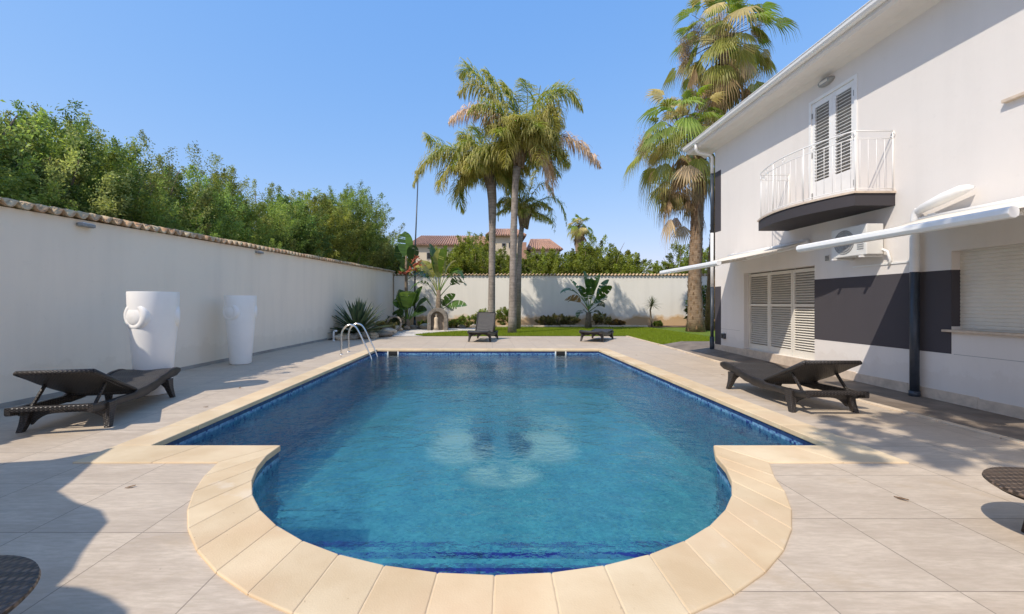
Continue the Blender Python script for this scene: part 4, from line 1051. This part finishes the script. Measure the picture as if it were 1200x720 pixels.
def fan_palm(base, pts, rs, cc, n, Rc, Rl, label, cat_group, ndry=20, skirt=(0,0), boots=True, flower=True, name='fan_palm'):
    t = thing(name, base, label, 'palm tree', cat_group); cc = Vector(cc); b = Vector(base)
    MB().tube(pts, rs, 20).build('trunk', M['fan_trunk'], t, smooth=True)
    if boots:   # broken leaf bases
        m = MB(); k = 0; P_ = [Vector(p) for p in pts]
        for i in range(len(P_)-1):
            Ls = (P_[i+1]-P_[i]).length; q = int(Ls/.035)
            for j in range(q):
                k += 1; s = j/q; p = P_[i].lerp(P_[i+1], s); r = rs[i]+(rs[i+1]-rs[i])*s; a = k*2.4+random.uniform(-.2,.2)
                dr = Vector((math.cos(a), math.sin(a), 0)); l_ = random.uniform(.07,.16); tn = Vector((-dr.y, dr.x, 0))*.045
                q0 = p+dr*r*.93; q1 = q0+dr*l_*.45+Vector((0,0,l_))
                cc_ = random.uniform(.6,1.3)
                m.add([q0-tn, q0+tn, q1+tn*.55, q1-tn*.55, q0-tn+dr*.03-Vector((0,0,.03)), q0+tn+dr*.03-Vector((0,0,.03))], [(0,1,2,3),(4,5,2,3)], (.30*cc_,.19*cc_,.11*cc_))
        m.build('leaf_bases', M['dry'], t, tint=True)
    Vs, Cs, Vd, Cd = [], [], [], []; pet = MB()
    for k in range(n):
        a = k*2.39996; u = k/n; el = math.radians(80-122*u+random.uniform(-16,16)); a += random.uniform(-.5,.5); d = Vector((math.cos(a)*math.cos(el), math.sin(a)*math.cos(el), math.sin(el)))
        L_ = Rc*random.uniform(.5,1.25); p = cc+d*L_+Vector((0,0,-.12*L_)); pet.tube([cc, cc+d*L_*.55, p], [.025,.016,.010], 5)
        dd = (d+Vector((random.uniform(-.35,.35),random.uniform(-.35,.35),random.uniform(-.9,-.1)-.5*u))).normalized()
        g = (.22,.31,.06) if u < .65 else (.31,.33,.08)
        if random.random() < .2: g = (.60,.50,.22)
        fan_leaf(Vs, Cs, p, dd, Rl*random.uniform(.6,1.05), g, random.uniform(.35,.9)+.4*u)
    pet.build('petioles', M['bark'], t)
    for k in range(ndry):
        a = k*2.39996+1; zo = random.uniform(skirt[0], skirt[1]); el = math.radians(random.uniform(-75,-35)); s0 = cc+Vector((0,0,zo)); d = Vector((math.cos(a)*math.cos(el), math.sin(a)*math.cos(el), math.sin(el)))
        p = s0+d*Rc*random.uniform(.3,1.05); fan_leaf(Vd, Cd, p, (d*random.uniform(.2,1)+Vector((0,0,-1))), Rl*random.uniform(.5,1.0), random.choice([(.42,.28,.16),(.26,.17,.09),(.55,.41,.25),(.22,.20,.07)]), random.uniform(.3,.8), 14, random.uniform(.9,1.9))
    numesh('crown', np.concatenate(Vs), None, np.concatenate(Cs), M['leaf'], t)
    if Vd: numesh('dry_skirt', np.concatenate(Vd), None, np.concatenate(Cd), M['dry'], t)
    if flower:
        P, Dv = [], []
        for k in range(flower):
            a = random.uniform(PI*.8, PI*1.9); c = cc+Vector((math.cos(a)*Rc*.95, math.sin(a)*Rc*.6, random.uniform(-.5,.5)))
            P.append(np.array(c)+rng.normal(0,1,(900,3))*np.array([.17,.17,.30])); Dv.append(nrm_(rng.normal(0,.6,(900,3))+np.array([0,0,-.9])))
        P, Dv = np.concatenate(P), np.concatenate(Dv); V_ = leaves(P, Dv, rng.uniform(.05,.16,len(P)), np.full(len(P), .018))
        numesh('flower_stalks', V_, None, np.array([.50,.38,.24])*rng.uniform(.6,1.2,(len(P),1)), M['dry'], t)
    return t
YDp = G(815, 389).y
fan_palm(G(815,389), [D(815,390,YDp), D(815,372,YDp), D(814,330,YDp), D(816,280,YDp), D(818,230,YDp), D(820,180,YDp)], [.46,.36,.30,.28,.28,.28], D(799,158,YDp), 70, 1.95, 1.35,
  'thick rough trunked fan palm nearest the house corner, the shorter of two', 'fan palms by the house', 42, (-3.0,-.3), flower=4)
YEp = 15.6*H
fan_palm(D(834,387,YEp), [D(834,387,YEp), D(836,300,YEp), D(842,200,YEp), D(847,120,YEp), D(848,62,YEp)], [.34,.22,.19,.19,.22], D(848,48,YEp), 76, 2.0, 1.45,
  'tallest fan palm with shaggy dry skirt rising above the house roof', 'fan palms by the house', 46, (-1.9,.1), flower=6)
YS = 27*H
fan_palm(D(679,345,YS)*1, [Vector((D(679,345,YS).x, YS, 0)), D(679,300,YS), D(679,272,YS)], [.34,.34,.42], D(679,266,YS), 40, .7, .8, 'small distant fan palm standing above the trees beyond the back wall', None, 16, (-.9,-.2), boots=False, flower=0)

# ---- paddle leaved plants
def paddle(m, base, ctrl, tip, W_, col, torn=.3, nseg=14, pet=.35):
    pts = bez(Vector(base), Vector(ctrl), Vector(tip), 24); ip = int(24*pet)
    m.tube(pts[:ip+1], [.028*(1-.5*i/max(1,ip)) for i in range(ip+1)], 6, col=tuple(c*1.25 for c in col))
    L_ = 24-ip; sdir = None
    ax_ = (Vector(tip)-Vector(base)); up = Vector((0,0,1)); s = ax_.cross(up)
    if s.length < .05: s = Vector((random.uniform(-1,1), random.uniform(-1,1), 0))
    s.normalize(); s = Matrix.Rotation(random.uniform(-.7,.7), 3, ax_.normalized()) @ s
    def wd(q): return W_*max(.02, math.sin(min(1, q*.97+.04)*PI)**.6)
    for side in (-1, 1):
        for i in range(ip, 24):
            q0, q1 = (i-ip)/L_, (i+1-ip)/L_
            if random.random() < torn: q1 = q0+(q1-q0)*.62
            p0 = pts[i]; p1 = pts[i].lerp(pts[i+1], (q1-q0)*L_); d = (pts[i+1]-pts[i]).normalized(); nrm = s.cross(d).normalized()
            if nrm.z < 0: nrm = -nrm
            fold = .32 if random.random() > torn*.5 else -.15
            o0 = p0 + s*side*wd(q0)*.5 + nrm*wd(q0)*fold*.32 + d*.03; o1 = p1 + s*side*wd(q1)*.5 + nrm*wd(q1)*fold*.32 + d*.03
            k_ = random.uniform(.85,1.15); m.add([p0, p1, o1, o0], [(0,1,2,3)], tuple(c*k_ for c in col))
def paddle_plant(base, label, specs, stems, name='giant_leaf_plant', green=(.06,.13,.02), extra=None, cat='plant'):
    base = Vector(base); t = thing(name, base, label, cat)
    m = MB()
    for st in stems: m.tube(st[0], st[1], 9)
    m.build('stem', M['bark'], t, smooth=True)
    m = MB()
    for (b_, c_, tp, W_, col, torn) in specs: paddle(m, b_, c_, tp, W_*2.0, col, torn*.45)
    m.build('leaves', M['leaf_thick'], t, tint=True)
    return t
def specs_px(Y, lst, px2m=None):
    out = []
    for (bx_, by_, cx_, cy_, tx, ty, dy, W_, kind, torn) in lst:
        col = {'g': (.08,.155,.03), 'l': (.17,.26,.04), 'd': (.045,.09,.022), 'y': (.32,.31,.08), 'b': (.36,.22,.11)}[kind]
        out.append((D(bx_,by_,Y), D(cx_,cy_,Y+dy*.5), D(tx,ty,Y+dy), W_, col, torn))
    return out
# right one in front of the back wall
Y1 = 16.8*H
paddle_plant(Vector((D(690,382,Y1).x, Y1, 0)), 'giant paddle leaf plant in the middle of the back wall bed', specs_px(Y1, [
  (690,362,688,335,684,318,.1,.42,'g',.2), (690,362,697,335,703,322,-.1,.36,'l',.2), (691,362,706,338,713,328,0,.42,'g',.3), (690,360,704,346,717,336,-.3,.38,'g',.4), (690,362,700,352,711,348,.3,.3,'g',.4),
  (689,360,672,332,657,344,-.1,.42,'g',.5), (689,362,678,338,668,328,.2,.34,'l',.3), (689,364,676,345,662,352,-.3,.30,'b',.6), (690,368,700,362,706,372,-.3,.5,'d',.3), (690,366,704,354,708,360,0,.42,'d',.2), (689,368,681,358,677,372,-.3,.3,'d',.4), (690,366,686,345,679,335,.3,.3,'g',.3), (690,364,694,345,693,326,.3,.36,'g',.3)]),
  [([Vector((D(686+k*2.2,382,Y1).x, Y1+random.uniform(-.12,.12), 0)), D(688+k*1.2, 366, Y1)], [.07,.05]) for k in range(4)])
# centre corner plant
Y2 = 16.2*H
paddle_plant(Vector((D(514,382,Y2).x, Y2, 0)), 'banana like plant with yellowish leaf stalks and arching leaves behind the stone grotto', specs_px(Y2, [
  (513,345,508,305,504,286,.1,.45,'g',.2), (514,345,519,305,523,288,-.1,.45,'l',.2), (514,345,514,315,514,293,.2,.38,'y',.2), (514,345,532,300,545,332,-.3,.42,'g',.6), (514,345,530,312,543,318,.3,.36,'l',.6), (513,345,496,295,480,322,-.2,.40,'y',.6), (513,345,500,310,478,328,.2,.38,'g',.6),
  (514,350,538,318,545,335,-.6,.34,'d',.6), (513,350,498,318,481,340,-.5,.3,'g',.6), (514,365,528,355,547,358,-.2,.36,'g',.3), (514,368,522,352,533,345,0,.34,'g',.2), (514,372,500,352,496,348,-.2,.4,'g',.3), (514,365,520,350,528,364,-.4,.5,'d',.2), (514,345,524,308,534,306,.2,.4,'y',.4), (514,345,504,312,494,306,.2,.38,'y',.4)]),
  [([Vector((D(514,382,Y2).x, Y2, 0)), D(514,365,Y2), D(514,340,Y2)], [.20,.17,.10])])
# left tall plant
Y3 = 16.4*H
fp = paddle_plant(Vector((D(476,384,Y3).x, Y3, 0)), 'tall plant with rusty red flower heads in the wall corner beside the lamp post', specs_px(Y3, [
  (476,320,475,290,475,272,.0,.42,'g',.1), (476,322,468,300,469,286,.1,.4,'d',.3), (477,322,486,298,486,288,-.1,.42,'d',.3), (476,322,470,305,466,305,-.3,.4,'g',.4), (477,324,484,310,487,306,.2,.4,'g',.4), (476,320,478,300,481,284,.3,.4,'y',.4), (476,326,472,310,471,318,-.3,.35,'g',.3), (477,318,482,300,484,316,-.3,.4,'d',.3)]),
  [([Vector((D(477,384,Y3).x, Y3, 0)), D(476,350,Y3), D(476,318,Y3), D(476,300,Y3)], [.11,.09,.08,.05])])
m = MB()
for (x0, y0, x1, y1) in ((476,320,494,306), (476,322,468,320), (480,314,490,300), (484,312,496,312), (476,320,488,316)):
    a, b_ = D(x0,y0,Y3-.1), D(x1,y1,Y3-.3); m.tube([a, a.lerp(b_,.5)+Vector((0,0,.12)), b_], [.05,.045,.02], 6)
    for k in range(5):
        q = a.lerp(b_, .5+k*.1); d = Vector((random.uniform(-1,1), random.uniform(-.5,.2), random.uniform(-.6,1))).normalized()*.22; m.tube([q, q+d*.6, q+d], [.035,.025,.004], 5)
rf = plain('rust_flower', (.36,.09,.045), .7, .3, 9); m.build('flower_heads', rf, fp)
pl = paddle_plant(G(479, 386), 'low clump of broad dark green leaves at the foot of the flowering plant', specs_px(15.9*H, [
  (477,376,470,350,468,340,0,.55,'d',.05), (478,376,477,350,479,342,-.2,.6,'l',.05), (479,376,488,350,495,336,0,.5,'g',.05), (479,376,492,355,500,352,-.2,.5,'g',.05), (477,376,466,362,465,356,-.2,.5,'d',.05), (478,378,486,365,500,364,-.3,.5,'d',.05), (478,376,482,352,488,342,.2,.6,'d',.05), (477,378,468,368,462,366,-.3,.4,'d',.1), (478,376,473,355,472,348,.2,.6,'g',.05)]),
  [([Vector((D(478,384,15.9*H).x, 15.9*H, 0)), D(478,374,15.9*H)], [.12,.09])], name='broad_leaf_clump')
# agave
def spiky(base, n, L_, W_, label, name, cat='plant', el0=5, el1=88, col=(.075,.115,.055), edge_=(.30,.30,.15), z0=.1, thick=1):
    base = Vector(base); t = thing(name, base, label, cat); m = MB()
    for k in range(n):
        a = k*2.39996; el = math.radians(el0+(el1-el0)*(1-k/n)**1.1+random.uniform(-5,5)); l = L_*random.uniform(.8,1.1)
        d = Vector((math.cos(a)*math.cos(el), math.sin(a)*math.cos(el), math.sin(el))); s = Vector((-math.sin(a), math.cos(a), 0)); u = s.cross(d)
        if u.z < 0: u = -u
        pr = None
        for i in range(7):
            q = i/6; w = W_*(.55+.9*q-1.45*q*q) if q < 1 else .001
            w = max(w, .002); p = base+Vector((0,0,z0))+d*l*q-Vector((0,0,.10*l*q*q)); row = (p-s*w/2+u*w*.22, p, p+s*w/2+u*w*.22)
            if pr:
                kk = random.uniform(.75,1.25); cA = tuple(c*kk for c in col); m.add([pr[0], pr[1], row[1], row[0]], [(0,1,2,3)], tuple(.65*c+.35*e for c, e in zip(cA, edge_))); m.add([pr[1], pr[2], row[2], row[1]], [(0,1,2,3)], cA)
            pr = row
    m.build('leaves', M['leaf_thick'], t, tint=True)
    return t
ag = spiky(Vector((-3.72*H, 12.35*H, .05)), 110, 1.6, .22, 'large spiky agave in front of the garden wall behind the pool ladder', 'agave')
m = MB(); m.lathe([(.0,.0),(.22,0),(.16,.15),(.1,.3),(0,.32)], (-3.72*H, 12.35*H, .03), 12); m.build('stem', M['bark'], ag)
yb = Vector((D(764,381,17.6*H).x, 17.6*H, 0)); yu = spiky(yb, 70, .62, .045, 'small yucca tree with a thin stem against the back wall', 'yucca', el0=-35, col=(.15,.17,.05), z0=1.32)
MB().tube([yb, yb+Vector((-.05,0,.5)), yb+Vector((-.1,0,1.0)), yb+Vector((0,0,1.35))], [.06,.05,.045,.05], 9).build('trunk', M['bark'], yu, smooth=True)
# shrubs along the walls
def shrub(px, py, w, rx, hh, label, col=(.20,.26,.06), cv=(.16,.10,.02), ll=.11, lw_=.035, nt_=60, nl=60, name='shrub', grp='shrubs in the wall beds'):
    hh *= 1.05; rx *= .9; col = tuple(c*1.25 for c in col); b_ = Vector(((px-CX)/F*w*H, w*H, .03)); t = thing(name, b_, label, 'shrub', grp)
    m = MB()
    for k in range(6):
        a = random.uniform(0, 2*PI); m.tube([b_, b_+Vector((math.cos(a)*rx*.3, math.sin(a)*rx*.3, hh*.45)), b_+Vector((math.cos(a)*rx*.6, math.sin(a)*rx*.5, hh*.75))], [.02,.014,.005], 5)
    m.build('stems', M['bark'], t)
    crown('foliage', t, [(b_.x, b_.y, b_.z+hh*.5, rx, min(rx,.45), hh*.38)], nt_, nl, ll, lw_, col, spire=hh*.22, spread=.35, colvar=cv)
for a in ((551,380,17.6,.75,.62,'low green shrub left of the palm trunks at the foot of the back wall'), (568,380,17.9,.55,.95,'leafy shrub directly behind the left palm trunk'), (590,380,17.9,.4,1.0,'narrow upright shrub between the palm trunks and the wall'),
          (640,380,17.8,.55,.55,'dry brownish shrub right of the palm trunks by the back wall', (.22,.19,.07)), (655,380,17.8,.6,.65,'reddish shrub left of the giant paddle leaf plant', (.22,.19,.07)), (668,380,17.9,.5,.55,'low tufted shrub touching the giant paddle leaf plant', (.22,.19,.07)),
          (704,380,17.8,.55,.7,'brown green shrub right of the giant paddle leaf plant', (.22,.19,.07)), (722,381,18.0,.5,.35,'lowest dry shrub near the ochre stain on the back wall', (.20,.13,.05)), (771,381,17.9,.25,.28,'tiny green tuft beside the small yucca'),
          (450,384,14.2,.6,.45,'yellowish low shrub between the agave and the wall corner', (.22,.19,.07)), (462,386,15.6,.45,.6,'dark green low shrub in the wall corner bed', (.06,.08,.03)), (535,381,17.2,.55,.4,'low green shrub right of the stone grotto'), (500,383,17.0,.5,.4,'small green shrub between flowering plant and grotto')):
    shrub(*a)
for i, (px, w) in enumerate(((808,19.4*.92),(824,18.2))):
    pass
shrub(822, 383, 17.7, .6, 2.1, 'dark glossy shrub in the gap between the two fan palm trunks', col=(.045,.085,.02), ll=.3, lw_=.12, nt_=70, nl=16)
# rocks around the corner bed
rc = []
pathr = [(-3.95,11.65),(-3.7,11.75),(-3.5,12.05),(-3.3,12.35),(-3.1,12.7),(-3.0,13.0),(-3.1,13.5),(-3.25,14.0),(-3.35,14.5),(-3.2,15.2),(-3.05,15.9),(-2.8,16.4),(-2.3,16.55),(-1.7,16.8),(-1.0,17.1),(-.5,17.3)]
pos = ['at the wall end of the bed edge by the pipe stub','second along the bed edge from the wall, under the agave','below the agave leaves, third from the wall','before the agave at its right side','right of the agave where the bed meets the deck','at the deck corner of the planting bed','first behind the deck corner of the bed','in the bed edge beside the white gravel, near end','in the bed edge at the gravel bend','in the bed edge left of the grotto, nearer one','in the bed edge left of the grotto, farther one','beside the left foot of the stone grotto','under the grotto arch opening','right of the grotto at the gravel end','in the edging left of the palm shrubs','last stone where the edging meets the lawn']
for i, (u, w) in enumerate(pathr):
    r0 = random.uniform(.17,.30); t = MB(); bm = bmesh.new(); bmesh.ops.create_icosphere(bm, subdivisions=3, radius=1)
    sd_ = Vector((random.random()*50, random.random()*50, 0))
    from mathutils import noise as mn
    for v in bm.verts:
        v.co *= 1 + .35*mn.noise(v.co*1.1+sd_) + .10*mn.noise(v.co*3.5+sd_)
        v.co.x *= r0*1.3; v.co.y *= r0; v.co.z *= r0*.62
    me = bpy.data.meshes.new('rock'); bm.to_mesh(me); bm.free(); me.materials.append(M['rock'] if i % 3 else M['limestone'])
    o = bpy.data.objects.new('rock', me); COL.objects.link(o); o.location = (u*H, w*H, r0*.3+.02); o.rotation_euler.z = random.uniform(0,3)
    tag(o, 'brown edging rock ' + pos[i], 'rock', 'rocks edging the corner bed')
# stone grotto with figure
YG = 15.7*H; gx = D(513,380,YG).x
gr = thing('stone_grotto', (gx, YG, 0), 'small arched stone grotto in the corner bed', 'grotto')
m = MB(); vs = []; n = 22
for dy in (-.18, .22):
    for r_in in (0, 1):
        for i in range(n+1):
            a = PI*i/n; ro = .52 if r_in == 0 else .34
            x = math.cos(a)*ro; z = (math.sin(a)*ro*1.05+.62)
            if i == 0 or i == n: z = .0
            jit = .03*mn.noise(Vector((x*4, dy*4, z*4)))
            vs.append((gx+x+jit, YG+dy+jit, z+jit))
N_ = n+1
fs = []
for i in range(n):
    fs += [(i, i+1, N_+i+1, N_+i), (2*N_+i+1, 2*N_+i, 3*N_+i, 3*N_+i+1), (i+1, i, 2*N_+i, 2*N_+i+1), (N_+i, N_+i+1, 3*N_+i+1, 3*N_+i)]
m.add(vs, fs); m.build('arch', M['grotto'], gr, bevel=.02)
MB().span((gx-.36, YG+.14, 0), (gx+.36, YG+.21, .95)).build('back_panel', M['rock'], gr)
st = thing('statue', (gx-.08, YG, .05), 'pale robed stone statue standing under the grotto arch', 'statue')
MB().lathe([(0,.04),(.13,.04),(.12,.2),(.09,.42),(.115,.58),(.10,.66),(.04,.70),(.035,.72),(.06,.76),(.062,.81),(.04,.86),(0,.875)], (gx-.08, YG-.02, 0), 18).build('robed_figure', M['limestone'], st, smooth=True)
MB().lathe([(0,.05),(.17,.05),(.17,0)], (gx-.08, YG-.02, 0), 18).build('pedestal', M['concrete'], st)
# hose ring ornament
pr = G(463, 385); rg = thing('stone_ring', pr, 'round open stone wreath leaning in the corner bed', 'ornament')
MB().tube([Vector((D(462,374,15*H).x+.34*math.cos(k*PI/10), 15*H+.06*math.sin(k*PI/10), .40+.34*math.sin(k*PI/10))) for k in range(21)], .055, 8).build('ring', M['rock'], rg, smooth=True)
MB().box((D(462,374,15*H).x, 15*H, .04), (.3,.2,.08)).build('foot', M['rock'], rg, bevel=.01)
# ball
pb = D(486,377,15.3*H); 
# lamp post
YL = 17.9*H; lx = D(486, 380, YL).x; zt = D(490, 205, YL).z
lpst = thing('lamp_post', (lx, YL, 0), 'thin dark lamp post rising from the corner bed', 'lamp post')
MB().tube([(lx, YL, 0), (lx+.02, YL, zt*.5), (D(490,205,YL).x, YL, zt)], [.055,.045,.03], 10).build('pole', M['dark_metal'], lpst, smooth=True)
MB().tube([(lx, YL, 0), (lx, YL, .4)], .085, 12).build('base', M['dark_metal'], lpst, smooth=True)
lt_ = MB(); q = Vector((D(490,205,YL).x, YL, zt)); lt_.lathe([(.02,0),(.16,.05),(.22,.12),(.2,.2),(.05,.26),(0,.27)], q, 16); lt_.build('lantern', M['dark_metal'], lpst, smooth=True)
# cable stay visible near the lamp? none

# ------------------------------------------------------------------ villa beyond
YV = 40*H
vb = thing('villa', (D(560,350,YV).x, YV, 0), 'cream villa with red tiled roofs partly hidden beyond the back wall', 'villa')
def vblock(x0, x1, yeave, yridge, Y, depth, mat):
    a, b_ = D(x0, yeave, Y), D(x1, yeave, Y); m = MB(); m.span((a.x, Y, 0), (b_.x, Y+depth, a.z)); m.build('wall', M[mat], vb)
    zr = D(x0, yridge, Y+depth*.5).z; ov = .5
    r = MB(); r.add([(a.x-ov, Y-ov, a.z-.05), (b_.x+ov, Y-ov, a.z-.05), (b_.x-.5, Y+depth*.5, zr), (a.x+.5, Y+depth*.5, zr), (a.x-ov, Y+depth+ov, a.z-.05), (b_.x+ov, Y+depth+ov, a.z-.05)], [(0,1,2,3),(3,2,5,4),(1,5,2),(0,3,4)])
    # tile rows
    ro = r.build('roof', M['terracotta'], vb); so = ro.modifiers.new('s', 'SOLIDIFY'); so.thickness = .12
    t = MB(); k = a.x-ov
    while k < b_.x+ov:
        s = (k-(a.x-ov))/(b_.x-a.x+2*ov); kt = a.x+.5+(b_.x-a.x-1)*s; t.tube([(k, Y-ov-.05, a.z+.0), (kt, Y+depth*.5, zr+.05)], .09, 6); k += .32
    t.build('tile_rows', M['terracotta'], ro)
vblock(484, 572, 287, 277, YV, 9, 'cream_wall'); vblock(574, 612, 276, 269, YV-1, 8, 'cream_wall'); vblock(622, 655, 292, 281, YV, 9, 'cream_wall')
a, b_ = D(610, 284, YV-2), D(617, 310, YV-2); MB().span((a.x, YV-2, 0), (b_.x, YV-1.4, a.z)).build('brick_pillar', M['red_brick'], vb)
for x0, y0, x1, y1, Y in ((588,285,593,289,YV-1), (596,284,604,291,YV-1), (500,296,508,304,YV), (540,296,548,304,YV), (630,298,636,303,YV), (645,297,651,302,YV)):
    a, b_ = D(x0,y0,Y), D(x1,y1,Y); w_ = MB().span((a.x, Y-.06, b_.z), (b_.x, Y-.01, a.z)).build('window', M['grey_metal'], vb)
    MB().span((a.x+.06, Y-.07, b_.z+.06), (b_.x-.06, Y-.061, a.z-.06)).build('pane', M['black'], w_)

# ------------------------------------------------------------------ things added outside the view to cast shade into it
SD = Vector((.62, .55, -1.0))                          # direction light travels per metre of drop
zc = 2.25
edge_pts = [(-4.6,2.2),(-3.04,2.67),(-2.78,2.72),(-2.55,2.93),(-2.46,2.66),(-2.34,2.42),(-2.28,2.27),(-2.06,2.14),(-1.86,2.06),(-1.73,1.95),(-1.68,1.83),(-1.62,1.71),(-1.55,1.60),(-1.52,1.51),(-1.42,1.50),(-1.28,1.45),(-1.17,1.39),(-1.08,1.28),(-1.10,.9),(-2.2,.0),(-4.6,.2)]  # wanted shadow edge on the ground; the added sail is cut from it
can = [((x*H-SD.x*zc), (y*H-SD.y*zc)) for x, y in edge_pts]
cx_, cy_ = sum(p[0] for p in can)/len(can), sum(p[1] for p in can)/len(can)
ps = thing('added_shade_sail', (cx_, cy_, 0), 'added cream sail on slim posts out of view, cut to cast the lobed shadow', 'added shade caster')
m = MB(); m.add([(x, y, zc) for x, y in can], [tuple(tr) for tr in tessellate_polygon([[Vector((x, y, 0)) for x, y in can]])])
o = m.build('added_sail', M['added_sail_fabric'], ps); so = o.modifiers.new('s', 'SOLIDIFY'); so.thickness = .004
for i in (0, 18, 19, 20):
    MB().tube([(can[i][0], can[i][1], 0), (can[i][0], can[i][1], zc+.1)], .03, 10).build('post', M['white_metal'], ps, smooth=True)

# leafy tree added out of view to throw dappled shade on the right deck
cz = 7.2; cpos = Vector((3.0*H-SD.x*cz, 2.85*H-SD.y*cz, cz))
fb = Vector((5.0, -2.6, 0)); ft = thing('added_leaning_tree', fb, 'added leaning loose leaved tree out of view, placed to cast dappled shade', 'tree')
MB().tube([fb, fb+Vector((-.3,.1,1.8)), fb+Vector((-1.6,.9,3.8)), cpos+Vector((.3,-.2,-.1))], [.16,.14,.10,.05], 10).build('trunk', M['bark'], ft, smooth=True)
lob = [(cpos.x-.55, cpos.y+.1, cz, .5,.35,.3), (cpos.x+.15, cpos.y-.05, cz+.1, .6,.4,.3), (cpos.x+.9, cpos.y+.25, cz, .7,.55,.3), (cpos.x+1.6, cpos.y+.8, cz+.1, .9,.7,.3), (cpos.x+1.9, cpos.y-.1, cz-.3, .7,.5,.3), (cpos.x+1.3, cpos.y-.3, cz-.3, .6,.35,.3), (cpos.x+.4, cpos.y+.9, cz, .5,.5,.3)]
crown('crown', ft, lob, 190, 45, .17, .08, (.08,.12,.03), spire=.3)

# ------------------------------------------------------------------ small litter: leaves on deck
lm = MB(); pr_ = None
for i in range(7):
    q = i/6; w_ = .011*math.sin(q*PI*.95+.08); row = [(q*.06, -w_, .004+.008*q*q), (q*.06, 0, .001+.006*q), (q*.06, w_, .004+.008*q*q)]
    if pr_: lm.add(pr_+row, [(0,1,4,3), (1,2,5,4)], (.22,.13,.06))
    pr_ = row
lf0 = lm.build('fallen_leaf', M['dry'], tint=True); tag(lf0, 'small dry brown leaf lying on the pale deck', 'leaf', 'dry leaves scattered on the deck')
for i, (u, w) in enumerate(((-2.72,4.1),(-2.9,5.0),(2.95,2.35),(2.1,2.2),(-1.95,2.3),(3.3,5.9),(2.9,8.2),(-2.75,8.0),(1.6,10.9),(-2.2,1.9))):
    o = lf0 if i == 0 else lf0.copy()
    if i: COL.objects.link(o)
    o.location = (u*H, w*H, .003); o.rotation_euler.z = i*1.7; o.scale = (1.1+.1*(i % 4),)*3
# ------------------------------------------------------------------ camera, light, sky
cam = bpy.data.cameras.new('camera'); co = bpy.data.objects.new('camera', cam); COL.objects.link(co); S.camera = co
co.location = (0, 0, H); co.rotation_euler = (PI/2, 0, 0); cam.sensor_width = 36; cam.lens = F/1200*36
cam.shift_x = (600-CX)/1200; cam.shift_y = (HY-360)/1200; cam.clip_start = .05; cam.clip_end = 5000
sun = bpy.data.lights.new('sun', 'SUN'); sun.energy = 4.3; sun.angle = math.radians(.53); sun.color = (1, .915, .80)
so_ = bpy.data.objects.new('sun', sun); COL.objects.link(so_); so_.rotation_euler = SD.to_track_quat('-Z', 'Y').to_euler()
el = math.atan2(1, math.hypot(SD.x, SD.y)); az = math.atan2(-SD.x, -SD.y)
W_ = bpy.data.worlds.new('World'); S.world = W_; W_.use_nodes = True; wt = W_.node_tree; wt.nodes.clear()
sky = wt.nodes.new('ShaderNodeTexSky'); sky.sky_type = 'NISHITA'; sky.sun_disc = False; sky.sun_elevation = el; sky.sun_rotation = az
sky.air_density = 1.0; sky.dust_density = .6; sky.ozone_density = 1.6; sky.altitude = 50
bg = wt.nodes.new('ShaderNodeBackground'); bg.inputs[1].default_value = .15; wo = wt.nodes.new('ShaderNodeOutputWorld')
sp = wt.nodes.new('ShaderNodeSeparateColor'); cb = wt.nodes.new('ShaderNodeCombineColor'); wt.links.new(sky.outputs[0], sp.inputs[0])
for ch, (ex_, k_) in enumerate(((.80, 1.34), (.46, 2.28), (.18, 4.9))):      # grade the sky: lift the zenith, calm the horizon
    pw = wt.nodes.new('ShaderNodeMath'); pw.operation = 'POWER'; pw.inputs[1].default_value = ex_; wt.links.new(sp.outputs[ch], pw.inputs[0])
    ml = wt.nodes.new('ShaderNodeMath'); ml.operation = 'MULTIPLY'; ml.inputs[1].default_value = k_; wt.links.new(pw.outputs[0], ml.inputs[0]); wt.links.new(ml.outputs[0], cb.inputs[ch])
wt.links.new(cb.outputs[0], bg.inputs[0])
wt.links.new(bg.outputs[0], wo.inputs[0])
S.view_settings.view_transform = 'Standard'; S.view_settings.look = 'None'; S.view_settings.exposure = 0
S.cycles.max_bounces = 8; S.cycles.transparent_max_bounces = 12
